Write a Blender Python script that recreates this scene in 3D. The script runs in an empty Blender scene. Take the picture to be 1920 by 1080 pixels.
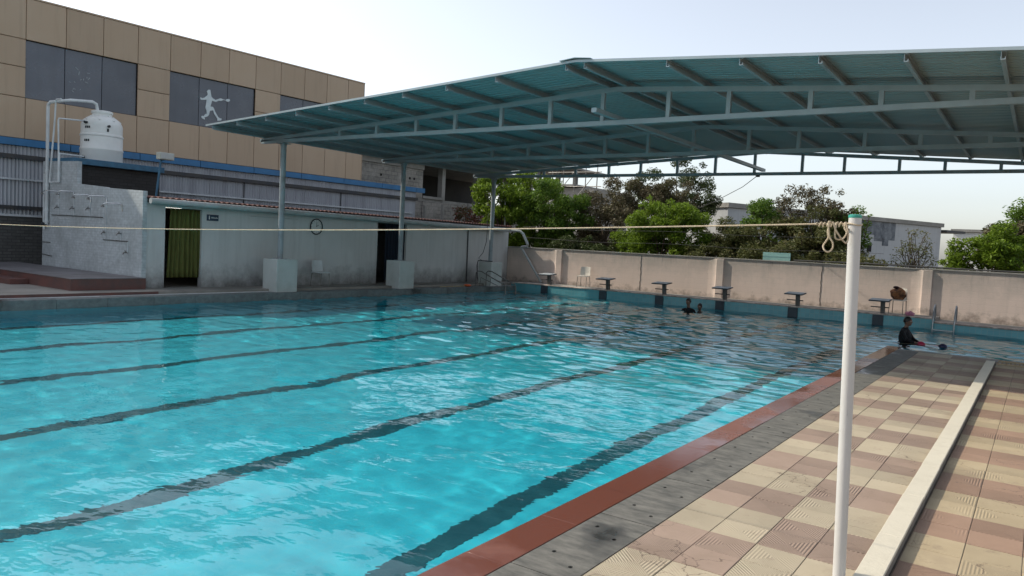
import bpy, bmesh, math, random
import numpy as np
from mathutils import Vector, Matrix

random.seed(7)
SC = bpy.context.scene
COL = SC.collection
rad = math.radians

# ------------------------------------------------------------------ camera
cam_data = bpy.data.cameras.new('camera')
cam = bpy.data.objects.new('camera', cam_data)
COL.objects.link(cam)
SC.camera = cam


def camera_axes():
    f, roll, vx, vy = 1420.0, rad(2.9), 1955.0 - 960.0, -(506.0 - 540.0)
    d = Vector((vx, vy, -f)).normalized()             # world +Y seen from the camera
    e = Vector((math.cos(roll), -math.sin(roll), 0))  # the horizon
    up = e.cross(d)
    if up.y < 0:
        up = -up
    up.normalize()
    x = d.cross(up)
    return Matrix((x, d, up))                         # rows: world axes in camera space


rot = camera_axes()
cam.matrix_world = Matrix.Translation((0, 0, 2.0)) @ rot.to_4x4()
cam_data.sensor_width = 36.0
cam_data.lens = 36.0 * 1420.0 / 1920.0
cam_data.clip_start = 0.05
cam_data.clip_end = 2000.0

# ------------------------------------------------------------------ sky and sun
SUN_DIR = Vector((1.12, 0.32, -1.0)).normalized()     # the way the light travels
world = bpy.data.worlds.new('World')
SC.world = world
world.use_nodes = True
wn = world.node_tree
sky = wn.nodes.new('ShaderNodeTexSky')
sky.sky_type = 'NISHITA'
sky.sun_disc = False
sky.sun_elevation = math.asin(-SUN_DIR.z)
sky.sun_rotation = math.atan2(-SUN_DIR.x, -SUN_DIR.y)
sky.air_density = 1.0
sky.dust_density = 1.7
sky.ozone_density = 1.5
sky.altitude = 0.0
bg = wn.nodes['Background']
veil = wn.nodes.new('ShaderNodeHueSaturation')         # milky, thinly overcast air
veil.inputs['Saturation'].default_value = 0.45
wn.links.new(sky.outputs[0], veil.inputs['Color'])
wn.links.new(veil.outputs[0], bg.inputs[0])
bg.inputs[1].default_value = 0.135

sun_data = bpy.data.lights.new('sun', 'SUN')
sun_data.energy = 2.5
sun_data.angle = rad(0.9)
sun_data.color = (1.0, 0.91, 0.76)
sun = bpy.data.objects.new('sun', sun_data)
COL.objects.link(sun)
sun.rotation_euler = SUN_DIR.to_track_quat('-Z', 'Y').to_euler()
sun_data.cycles.is_caustics_light = True

SC.view_settings.view_transform = 'Standard'
SC.view_settings.look = 'None'
SC.view_settings.gamma = 1.0
SC.view_settings.exposure = 0.75
SC.view_settings.use_curve_mapping = False
SC.cycles.use_denoising = True
SC.cycles.max_bounces = 8
SC.cycles.diffuse_bounces = 3
SC.cycles.glossy_bounces = 4
SC.cycles.transmission_bounces = 6
SC.cycles.transparent_max_bounces = 6
SC.cycles.sample_clamp_indirect = 4.0
SC.cycles.blur_glossy = 0.5


# ------------------------------------------------------------------ helpers: materials
class NT:
    def __init__(self, name):
        self.m = bpy.data.materials.new(name)
        self.m.use_nodes = True
        self.t = self.m.node_tree
        self.t.nodes.clear()
        self.out = self.t.nodes.new('ShaderNodeOutputMaterial')

    def n(self, kind, ins=None, **props):
        nd = self.t.nodes.new('ShaderNode' + kind)
        for k, v in props.items():
            setattr(nd, k, v)
        for k, v in (ins or {}).items():
            self.s(nd, k, v)
        return nd

    def s(self, nd, k, v):
        sock = nd.inputs[k]
        if isinstance(v, bpy.types.NodeSocket):
            self.t.links.new(v, sock)
        elif isinstance(v, bpy.types.Node):
            self.t.links.new(v.outputs[0], sock)
        else:
            if sock.type == 'RGBA' and len(v) == 3:
                v = (*v, 1.0)
            sock.default_value = v

    def math(self, op, a, b=0.0, c=None):
        nd = self.n('Math', operation=op)
        self.s(nd, 0, a)
        self.s(nd, 1, b)
        if c is not None:
            self.s(nd, 2, c)
        return nd.outputs[0]

    def mix(self, fac, a, b, mode='MIX'):
        nd = self.n('Mix', data_type='RGBA', blend_type=mode)
        self.s(nd, 0, fac)
        self.s(nd, 6, a)
        self.s(nd, 7, b)
        return nd.outputs[2]

    def pos(self):
        return self.n('NewGeometry').outputs['Position']

    def noise(self, scale, detail=5.0, rough=0.6, vec=None, dist=0.0):
        nd = self.n('TexNoise', {'Scale': scale, 'Detail': detail, 'Roughness': rough, 'Distortion': dist})
        self.s(nd, 'Vector', vec if vec is not None else self.pos())
        return nd.outputs[0]

    def ramp(self, fac, lo, hi, a=0.0, b=1.0):
        nd = self.n('MapRange', {'From Min': lo, 'From Max': hi, 'To Min': a, 'To Max': b})
        self.s(nd, 0, fac)
        return nd.outputs[0]

    def scaled(self, s, vec=None):
        nd = self.n('VectorMath', operation='MULTIPLY')
        self.s(nd, 0, vec if vec is not None else self.pos())
        nd.inputs[1].default_value = s
        return nd.outputs[0]

    def bsdf(self, color, rough=0.6, bump=None, strength=0.3, dist=0.01, metal=0.0, spec=0.5, **kw):
        b = self.n('BsdfPrincipled')
        self.s(b, 'Base Color', color)
        self.s(b, 'Roughness', rough)
        b.inputs['Metallic'].default_value = metal
        b.inputs['Specular IOR Level'].default_value = spec
        for k, v in kw.items():
            self.s(b, k.replace('_', ' '), v)
        if bump is not None:
            bp = self.n('Bump', {'Strength': strength, 'Distance': dist})
            self.s(bp, 'Height', bump)
            self.t.links.new(bp.outputs[0], b.inputs['Normal'])
        self.t.links.new(b.outputs[0], self.out.inputs[0])
        return b


MATS = {}


def simple(name, c1, c2=None, scale=2.0, lo=0.35, hi=0.65, rough=0.6, bump=0.0, bscale=60.0, metal=0.0, spec=0.4, stretch=None):
    t = NT(name)
    vec = t.scaled(stretch) if stretch else t.pos()
    if c2 is None:
        c2 = tuple(x * 0.8 for x in c1)
    n1 = t.noise(scale, vec=vec)
    col = t.mix(t.ramp(n1, lo, hi), c1, c2)
    bmp = t.noise(bscale) if bump else None
    t.bsdf(col, rough, bmp, bump, 0.01, metal, spec)
    MATS[name] = t.m
    return t.m


def plane_vec(t, horizontal):
    """position as (along, height, 0); horizontal 'x' or 'y'"""
    sp = t.n('SeparateXYZ')
    t.s(sp, 0, t.pos())
    cb = t.n('CombineXYZ')
    t.s(cb, 0, sp.outputs[0 if horizontal == 'x' else 1])
    t.s(cb, 1, sp.outputs[2])
    return cb.outputs[0], sp


def brickwork(name, c1, c2, mortar, horizontal='y', bw=0.4, bh=0.2, ms=0.012, rough=0.85, bump=0.5, dirt=None, dirt_scale=1.2, sq=1.0):
    t = NT(name)
    vec, sp = plane_vec(t, horizontal)
    br = t.n('TexBrick', {'Color1': c1, 'Color2': c2, 'Mortar': mortar, 'Scale': 1.0, 'Mortar Size': ms, 'Brick Width': bw, 'Row Height': bh, 'Bias': 0.0, 'Mortar Smooth': 0.3})
    br.offset = 0.5
    t.s(br, 'Vector', vec)
    col = br.outputs[0]
    if dirt:
        col = t.mix(t.ramp(t.noise(dirt_scale, 6.0), 0.45, 0.7), col, dirt)
    col = t.mix(t.ramp(t.noise(9.0, 6.0), 0.3, 0.75, 0.0, 0.35), col, (0.02, 0.02, 0.02))
    h = t.math('ADD', t.math('MULTIPLY', br.outputs[1], -1.0), t.math('MULTIPLY', t.noise(40.0), 0.4))
    t.bsdf(col, rough, h, bump, 0.01)
    MATS[name] = t.m
    return t.m


def painted_wall(name, base, dirt, low_dirt, z0, z1, horizontal='y', top_dirt=None, ztop=None, courses=0.0, rough=0.85):
    """limewashed wall: broad blotches, streaks, a ragged damp band of grime near its foot and weathering below the coping"""
    t = NT(name)
    vec, sp = plane_vec(t, horizontal)
    z = sp.outputs[2]
    col = t.mix(t.ramp(t.noise(0.9, 6.0), 0.35, 0.75, 0.0, 0.55), base, dirt)
    st = t.noise(1.0, 5.0, vec=t.scaled((6.0, 6.0, 0.5)))
    col = t.mix(t.ramp(st, 0.50, 0.72, 0.0, 0.7), col, dirt)
    edge = t.math('ADD', z, t.math('MULTIPLY', t.math('SUBTRACT', t.noise(2.6, 7.0, 0.7), 0.5), 1.3))
    col = t.mix(t.ramp(edge, z0, z1, 0.92, 0.0), col, low_dirt)
    if top_dirt:
        e2 = t.math('ADD', z, t.math('MULTIPLY', t.math('SUBTRACT', t.noise(1.3, 7.0, 0.7), 0.5), 1.6))
        col = t.mix(t.ramp(e2, ztop - 0.9, ztop + 0.1, 0.0, 0.95), col, top_dirt)
        sp2 = t.noise(1.0, 6.0, 0.7, vec=t.scaled((9.0, 9.0, 0.8)))
        col = t.mix(t.math('MULTIPLY', t.ramp(sp2, 0.55, 0.72, 0.0, 0.6), t.ramp(z, ztop - 0.6, ztop)), col, (0.05, 0.045, 0.04))
    h = t.noise(25.0, 6.0, 0.65)
    if courses:
        br = t.n('TexBrick', {'Scale': 1.0, 'Mortar Size': 0.012, 'Brick Width': courses * 2, 'Row Height': courses, 'Mortar Smooth': 0.6})
        t.s(br, 'Vector', vec)
        h = t.math('ADD', h, t.math('MULTIPLY', br.outputs[1], -0.22))
        col = t.mix(t.math('MULTIPLY', br.outputs[1], 0.05), col, (0.03, 0.03, 0.03))
    t.bsdf(col, rough, h, 0.45, 0.012)
    MATS[name] = t.m
    return t.m


def leaf_mat(name, cols, trans=0.35):
    t = NT(name)
    g = t.n('NewGeometry')
    rnd = g.outputs['Random Per Island']
    cr = t.n('ValToRGB')
    cr.color_ramp.interpolation = 'LINEAR'
    el = cr.color_ramp.elements
    while len(el) < len(cols):
        el.new(0.5)
    for i, c in enumerate(cols):
        el[i].position = i / (len(cols) - 1)
        el[i].color = (*c, 1)
    mixed = t.math('ADD', t.math('MULTIPLY', rnd, 0.55), t.math('MULTIPLY', t.ramp(t.noise(0.9, 3.0), 0.3, 0.7), 0.45))
    t.s(cr, 0, mixed)
    d = t.n('BsdfPrincipled', {'Base Color': cr.outputs[0], 'Roughness': 0.55})
    d.inputs['Specular IOR Level'].default_value = 0.25
    tr = t.n('BsdfTranslucent', {'Color': cr.outputs[0]})
    mx = t.n('MixShader', {0: trans, 1: d.outputs[0], 2: tr.outputs[0]})
    t.t.links.new(mx.outputs[0], t.out.inputs[0])
    MATS[name] = t.m
    return t.m


# ------------------------------------------------------------------ helpers: geometry
WM = {}                                              # world matrices of parents


class MB:
    def __init__(self):
        self.v, self.f, self.mi = [], [], []

    def add(self, v, f, mi=0):
        o = len(self.v)
        self.v += [tuple(p) for p in v]
        self.f += [tuple(i + o for i in q) for q in f]
        self.mi += [mi] * len(f)
        return self

    def box(self, x0, x1, y0, y1, z0, z1, mi=0):
        return self.add([(x0, y0, z0), (x1, y0, z0), (x1, y1, z0), (x0, y1, z0), (x0, y0, z1), (x1, y0, z1), (x1, y1, z1), (x0, y1, z1)],
                        [(0, 3, 2, 1), (4, 5, 6, 7), (0, 1, 5, 4), (1, 2, 6, 5), (2, 3, 7, 6), (3, 0, 4, 7)], mi)

    def chamfer(self, sx, sy, z0, z1, c):
        """block centred on x, y with chamfered top edges"""
        a, b = sx / 2, sy / 2
        v = []
        for dx, dy, z in ((a, b, z0), (a, b, z1 - c), (a - c, b - c, z1)):
            v += [(-dx, -dy, z), (dx, -dy, z), (dx, dy, z), (-dx, dy, z)]
        f = [(3, 2, 1, 0), (8, 9, 10, 11)]
        for r in (0, 4):
            for i in range(4):
                j = (i + 1) % 4
                f.append((r + i, r + j, r + 4 + j, r + 4 + i))
        return self.add(v, f)

    def bar(self, p, q, w, h, up=(0, 0, 1)):
        p, q, up = Vector(p), Vector(q), Vector(up)
        d = (q - p).normalized()
        s = d.cross(up).normalized()
        u = s.cross(d)
        v = []
        for e in (p, q):
            for a, b in ((-1, -1), (1, -1), (1, 1), (-1, 1)):
                v.append(e + s * (a * w / 2) + u * (b * h / 2))
        return self.add(v, [(0, 1, 2, 3), (7, 6, 5, 4), (0, 4, 5, 1), (1, 5, 6, 2), (2, 6, 7, 3), (3, 7, 4, 0)])

    def tube(self, pts, r, n=8, closed=False):
        pts = [Vector(p) for p in pts]
        m = len(pts)
        rs = r if isinstance(r, (list, tuple)) else [r] * m
        ref = None
        v = []
        for i, p in enumerate(pts):
            a = pts[(i - 1) % m] if (closed or i) else p
            b = pts[(i + 1) % m] if (closed or i < m - 1) else p
            d = (b - a).normalized()
            if ref is None:
                ref = Vector((0, 0, 1)) if abs(d.z) < 0.9 else Vector((1, 0, 0))
            s = d.cross(ref)
            if s.length < 1e-4:
                s = d.orthogonal()
            s.normalize()
            u = s.cross(d).normalized()
            ref = u
            for k in range(n):
                t = 2 * math.pi * k / n
                v.append(p + (s * math.cos(t) + u * math.sin(t)) * rs[i])
        f = []
        for i in range(m if closed else m - 1):
            for k in range(n):
                a, b = i * n + k, i * n + (k + 1) % n
                c, d = ((i + 1) % m) * n + (k + 1) % n, ((i + 1) % m) * n + k
                f.append((a, b, c, d))
        if not closed:
            f.append(tuple(range(n - 1, -1, -1)))
            f.append(tuple(range((m - 1) * n, m * n)))
        return self.add(v, f)

    def lathe(self, prof, n=24, c=(0, 0, 0)):
        v, f = [], []
        for r, z in prof:
            for k in range(n):
                t = 2 * math.pi * k / n
                v.append((c[0] + r * math.cos(t), c[1] + r * math.sin(t), c[2] + z))
        for i in range(len(prof) - 1):
            for k in range(n):
                f.append((i * n + k, i * n + (k + 1) % n, (i + 1) * n + (k + 1) % n, (i + 1) * n + k))
        f.append(tuple(range(n - 1, -1, -1)))
        f.append(tuple(range((len(prof) - 1) * n, len(prof) * n)))
        return self.add(v, f)

    def ell(self, c, rx, ry, rz, nu=16, nv=10, rot=None):
        v, f = [], []
        M = rot if rot else Matrix.Identity(3)
        for j in range(nv + 1):
            ph = math.pi * j / nv
            for i in range(nu):
                th = 2 * math.pi * i / nu
                p = M @ Vector((rx * math.sin(ph) * math.cos(th), ry * math.sin(ph) * math.sin(th), rz * math.cos(ph)))
                v.append((c[0] + p.x, c[1] + p.y, c[2] + p.z))
        for j in range(nv):
            for i in range(nu):
                f.append((j * nu + i, (j + 1) * nu + i, (j + 1) * nu + (i + 1) % nu, j * nu + (i + 1) % nu))
        return self.add(v, f)

    def prism(self, poly, axis, a, b):
        """poly of 2-D points extruded along axis 'x', 'y' or 'z' from a to b"""
        def put(p, t):
            return {'x': (t, p[0], p[1]), 'y': (p[0], t, p[1]), 'z': (p[0], p[1], t)}[axis]
        n = len(poly)
        v = [put(p, a) for p in poly] + [put(p, b) for p in poly]
        f = [tuple(range(n)), tuple(range(2 * n - 1, n - 1, -1))]
        f += [(i, n + i, n + (i + 1) % n, (i + 1) % n) for i in range(n)]
        return self.add(v, f)

    def mesh(self, name, mat, smooth=False):
        me = bpy.data.meshes.new(name)
        me.from_pydata(self.v, [], self.f)
        for m in (mat if isinstance(mat, (list, tuple)) else [mat]):
            me.materials.append(m)
        if any(self.mi):
            me.polygons.foreach_set('material_index', self.mi)
        bm = bmesh.new()
        bm.from_mesh(me)
        bmesh.ops.recalc_face_normals(bm, faces=bm.faces)
        bm.to_mesh(me)
        bm.free()
        if smooth:
            me.polygons.foreach_set('use_smooth', [True] * len(me.polygons))
            me.set_sharp_from_angle(angle=rad(40))
        me.update()
        return me

    def build(self, name, mat, parent=None, smooth=False, local=False, bevel=0.0):
        o = link(name, self.mesh(name, mat, smooth), parent, local=local)
        if bevel:
            b = o.modifiers.new('edge', 'BEVEL')
            b.width = bevel
            b.segments = 2
            b.limit_method = 'ANGLE'
            b.harden_normals = False
        return o


def link(name, me, parent=None, matrix=None, local=False):
    o = bpy.data.objects.new(name, me)
    COL.objects.link(o)
    if matrix is not None:
        o.matrix_basis = matrix
    WM[o.name] = (matrix or Matrix.Identity(4)).copy()
    if parent is not None:
        o.parent = parent
        if not local:
            o.matrix_parent_inverse = WM[parent.name].inverted()
        else:
            WM[o.name] = WM[parent.name] @ WM[o.name]
    return o


def tag(o, label, cat, group=None):
    o['label'] = label
    o['category'] = cat
    if group:
        o['group'] = group
    return o


def thing(name, label, cat, loc=(0, 0, 0), rz=0.0, group=None):
    m = Matrix.Translation(loc) @ Matrix.Rotation(rz, 4, 'Z')
    o = link(name, None, None, m)
    o.empty_display_size = 0.3
    return tag(o, label, cat, group)


def copy_thing(src, loc, rz, label, group=None):
    r = src.copy()
    COL.objects.link(r)
    r.matrix_basis = Matrix.Translation(loc) @ Matrix.Rotation(rz, 4, 'Z')
    WM[r.name] = r.matrix_basis.copy()
    r['label'] = label
    if group:
        r['group'] = group
    for ch in [o for o in COL.objects if o.parent == src]:
        c = ch.copy()
        COL.objects.link(c)
        c.parent = r
        for g in [o for o in COL.objects if o.parent == ch]:
            d = g.copy()
            COL.objects.link(d)
            d.parent = c
    return r


def struct(o):
    o['kind'] = 'structure'
    return o


def T(x, y, z, rz=0.0):
    return Matrix.Translation((x, y, z)) @ Matrix.Rotation(rz, 4, 'Z')


def receives(*obs):
    for o in obs:
        o.cycles.is_caustics_receiver = True


# ------------------------------------------------------------------ materials
simple('ground', (0.22, 0.18, 0.13), (0.12, 0.10, 0.07), 0.4, rough=0.95, bump=0.6, bscale=8)
simple('steel_paint', (0.33, 0.40, 0.43), (0.27, 0.33, 0.36), 1.5, rough=0.45, spec=0.5)
simple('steel_rust', (0.27, 0.31, 0.33), (0.19, 0.20, 0.20), 3.0, 0.5, 0.75, rough=0.5)
simple('dark_steel', (0.035, 0.04, 0.05), (0.06, 0.055, 0.05), 2.0, rough=0.6)
simple('panel_joint', (0.05, 0.035, 0.025), None, 2.0, rough=0.9)
simple('silver_film', (0.60, 0.66, 0.67), (0.52, 0.58, 0.60), 6.0, rough=0.5)
simple('blue_flashing', (0.035, 0.16, 0.34), (0.03, 0.13, 0.27), 2.0, rough=0.5)
simple('zinc_sheet', (0.43, 0.45, 0.48), (0.28, 0.29, 0.32), 0.7, 0.3, 0.7, rough=0.55, metal=0.2, stretch=(3, 3, 0.4))
simple('pale_rail', (0.55, 0.58, 0.6), None, 2.0, rough=0.5)
simple('pvc', (0.62, 0.65, 0.66), (0.48, 0.50, 0.50), 2.5, 0.4, 0.75, rough=0.5)
simple('pvc_grey', (0.42, 0.45, 0.45), (0.28, 0.29, 0.28), 2.0, 0.4, 0.75, rough=0.55)
simple('chrome', (0.62, 0.64, 0.65), None, 3.0, rough=0.18, metal=1.0)
simple('ladder_steel', (0.34, 0.36, 0.37), (0.24, 0.25, 0.26), 5.0, rough=0.32, metal=0.8)
simple('tarnished', (0.22, 0.22, 0.21), (0.12, 0.11, 0.10), 6.0, rough=0.4, metal=0.7)
simple('tank_plastic', (0.70, 0.71, 0.69), (0.58, 0.59, 0.56), 1.6, 0.4, 0.8, rough=0.5, bump=0.1, bscale=12)
simple('black_print', (0.03, 0.035, 0.04), None, 4.0, rough=0.6)
simple('red_tile_roof', (0.15, 0.06, 0.048), (0.09, 0.045, 0.04), 3.0, rough=0.8, bump=0.2)
simple('maroon_tile', (0.14, 0.055, 0.045), (0.09, 0.05, 0.045), 3.0, rough=0.5, bump=0.1)
simple('concrete', (0.30, 0.29, 0.27), (0.20, 0.195, 0.18), 1.2, rough=0.9, bump=0.35, bscale=30)
simple('concrete_dark', (0.13, 0.13, 0.125), (0.08, 0.08, 0.075), 1.5, rough=0.9, bump=0.35, bscale=30)
simple('plinth_white', (0.48, 0.50, 0.48), (0.34, 0.355, 0.33), 1.4, 0.45, 0.85, rough=0.85, bump=0.3, bscale=20)
simple('platform_floor', (0.20, 0.19, 0.20), (0.13, 0.12, 0.12), 1.5, rough=0.55, bump=0.1)
simple('left_floor', (0.30, 0.28, 0.25), (0.20, 0.19, 0.17), 1.0, rough=0.8, bump=0.2)
simple('green_curtain', (0.115, 0.12, 0.028), (0.07, 0.075, 0.018), 5.0, rough=0.9, stretch=(8, 8, 0.6))
simple('navy_curtain', (0.010, 0.017, 0.032), (0.006, 0.010, 0.02), 5.0, rough=0.9, stretch=(8, 8, 0.6))
simple('navy_plate', (0.012, 0.035, 0.07), None, 5.0, rough=0.4)
simple('white_print', (0.7, 0.72, 0.72), None, 5.0, rough=0.5)
simple('clock_face', (0.55, 0.56, 0.54), (0.5, 0.51, 0.5), 6.0, rough=0.4)
simple('chair_plastic', (0.66, 0.63, 0.57), (0.58, 0.55, 0.5), 4.0, rough=0.4)
simple('chair_grey', (0.50, 0.53, 0.53), (0.44, 0.46, 0.46), 4.0, rough=0.4)
simple('board_top', (0.34, 0.38, 0.40), (0.24, 0.27, 0.29), 4.0, rough=0.6, bump=0.3)
simple('board_dark', (0.03, 0.045, 0.06), None, 4.0, rough=0.5)
simple('dark_tile', (0.014, 0.065, 0.085), (0.018, 0.08, 0.10), 6.0, rough=0.25)
simple('bag_cloth', (0.28, 0.12, 0.05), (0.06, 0.03, 0.02), 5.0, 0.45, 0.6, rough=0.9, bump=0.5, bscale=30)
simple('pink_cloth', (0.50, 0.22, 0.28), (0.30, 0.10, 0.18), 16.0, 0.45, 0.6, rough=0.9, bump=0.4, bscale=40)
simple('dark_cloth', (0.03, 0.012, 0.015), None, 6.0, rough=0.9)
simple('orange_float', (0.75, 0.13, 0.03), (0.6, 0.1, 0.03), 6.0, rough=0.5)
simple('wood_pole', (0.42, 0.33, 0.2), None, 6.0, rough=0.7)
simple('rope', (0.60, 0.50, 0.36), (0.44, 0.36, 0.25), 30.0, rough=0.95, bump=0.8, bscale=160)
simple('green_cap', (0.04, 0.30, 0.24), None, 5.0, rough=0.4)
simple('skin', (0.16, 0.085, 0.055), (0.13, 0.07, 0.045), 8.0, rough=0.5)
simple('rash_guard', (0.007, 0.008, 0.010), (0.011, 0.011, 0.013), 8.0, rough=0.7, spec=0.2)
simple('hair', (0.01, 0.009, 0.008), None, 30.0, rough=0.5)
simple('swim_red', (0.35, 0.02, 0.06), None, 8.0, rough=0.35)
simple('swim_navy', (0.02, 0.02, 0.06), None, 8.0, rough=0.35)
simple('swim_teal', (0.02, 0.18, 0.22), None, 8.0, rough=0.4)
simple('eye_white', (0.6, 0.58, 0.55), None, 8.0, rough=0.3)
simple('bark', (0.10, 0.075, 0.05), (0.06, 0.045, 0.03), 6.0, rough=0.95, bump=0.8, bscale=20)
simple('twig', (0.13, 0.10, 0.075), (0.09, 0.07, 0.05), 6.0, rough=0.95)
simple('wire', (0.05, 0.05, 0.05), None, 3.0, rough=0.6)
simple('lamp_box', (0.55, 0.56, 0.48), (0.42, 0.44, 0.40), 5.0, rough=0.5)
simple('blue_paint', (0.05, 0.16, 0.26), (0.04, 0.11, 0.18), 4.0, rough=0.55)
simple('sign_teal', (0.32, 0.55, 0.52), (0.22, 0.42, 0.42), 2.0, rough=0.5)
simple('far_white', (0.62, 0.62, 0.60), (0.52, 0.52, 0.50), 0.5, rough=0.85)
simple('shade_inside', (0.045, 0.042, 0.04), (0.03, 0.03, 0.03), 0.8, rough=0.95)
simple('kerb_side', (0.20, 0.17, 0.14), (0.12, 0.105, 0.09), 4.0, rough=0.9, bump=0.5, bscale=30)
simple('mortar', (0.34, 0.28, 0.19), (0.24, 0.19, 0.12), 14.0, rough=0.95, bump=1.0, bscale=45)
simple('grout', (0.20, 0.165, 0.125), (0.13, 0.11, 0.085), 5.0, rough=0.95, bump=0.3)
simple('hole_dark', (0.01, 0.01, 0.01), None, 5.0, rough=0.9)

brickwork('grey_blocks', (0.30, 0.28, 0.25), (0.22, 0.21, 0.19), (0.16, 0.15, 0.14), 'y', 0.42, 0.2, 0.02, dirt=(0.36, 0.34, 0.31))
brickwork('dark_bricks', (0.10, 0.10, 0.095), (0.075, 0.075, 0.07), (0.05, 0.05, 0.05), 'y', 0.25, 0.1, 0.012)
brickwork('tank_bricks', (0.045, 0.045, 0.045), (0.035, 0.034, 0.033), (0.025, 0.025, 0.025), 'y', 0.25, 0.1, 0.01)
brickwork('shower_tiles', (0.55, 0.59, 0.61), (0.50, 0.54, 0.56), (0.41, 0.45, 0.46), 'x', 0.22, 0.075, 0.006, rough=0.55, bump=0.25, dirt=(0.38, 0.41, 0.42))
painted_wall('club_wall', (0.53, 0.53, 0.52), (0.42, 0.42, 0.41), (0.10, 0.10, 0.095), 0.12, 0.90)
painted_wall('far_wall', (0.70, 0.57, 0.50), (0.62, 0.51, 0.445), (0.26, 0.21, 0.18), 0.2, 0.5, 'x', (0.38, 0.34, 0.305), 1.9, courses=0.2)
painted_wall('white_house', (0.42, 0.435, 0.445), (0.33, 0.345, 0.36), (0.3, 0.3, 0.3), 0.0, 0.8, 'x', courses=0.3)
painted_wall('kerb_top', (0.55, 0.51, 0.41), (0.48, 0.44, 0.35), (0.5, 0.46, 0.37), -1.0, -0.5, rough=0.6)


def cladding(name, c1, c2, rough):
    t = NT(name)
    oi = t.n('ObjectInfo')
    col = t.mix(oi.outputs['Random'], c1, c2)
    st = t.noise(1.0, 5.0, 0.65, vec=t.scaled((5.0, 5.0, 0.35)))
    col = t.mix(t.ramp(st, 0.52, 0.78, 0.0, 0.35), col, tuple(x * 0.6 for x in c2))
    t.bsdf(col, t.ramp(t.noise(1.2, 4.0), 0.3, 0.7, rough - 0.06, rough + 0.1), t.noise(1.6, 2.0), 0.12, 0.02)
    MATS[name] = t.m


cladding('tan_panel', (0.42, 0.305, 0.205), (0.37, 0.265, 0.175), 0.42)
cladding('dark_panel', (0.09, 0.10, 0.125), (0.072, 0.08, 0.10), 0.28)


def pool_tile():
    t = NT('pool_tile')
    sp = t.n('SeparateXYZ')
    t.s(sp, 0, t.pos())
    vec = t.pos()
    br = t.n('TexBrick', {'Color1': (0.028, 0.405, 0.515), 'Color2': (0.032, 0.44, 0.555), 'Mortar': (0.06, 0.42, 0.51), 'Scale': 1.0, 'Mortar Size': 0.004, 'Brick Width': 0.1, 'Row Height': 0.1})
    br.offset = 0.0
    t.s(br, 'Vector', vec)
    col = t.mix(t.ramp(t.noise(0.7, 5.0), 0.3, 0.75, 0.0, 0.4), br.outputs[0], (0.022, 0.32, 0.39))
    t.bsdf(col, 0.35)
    MATS['pool_tile'] = t.m
    w = NT('pool_wall_tile')
    vec, sp = plane_vec(w, 'x')
    br = w.n('TexBrick', {'Color1': (0.10, 0.31, 0.36), 'Color2': (0.12, 0.36, 0.41), 'Mortar': (0.18, 0.34, 0.36), 'Scale': 1.0, 'Mortar Size': 0.006, 'Brick Width': 0.15, 'Row Height': 0.15})
    br.offset = 0.0
    w.s(br, 'Vector', vec)
    w.bsdf(br.outputs[0], 0.3)
    MATS['pool_wall_tile'] = w.m


pool_tile()


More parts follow.
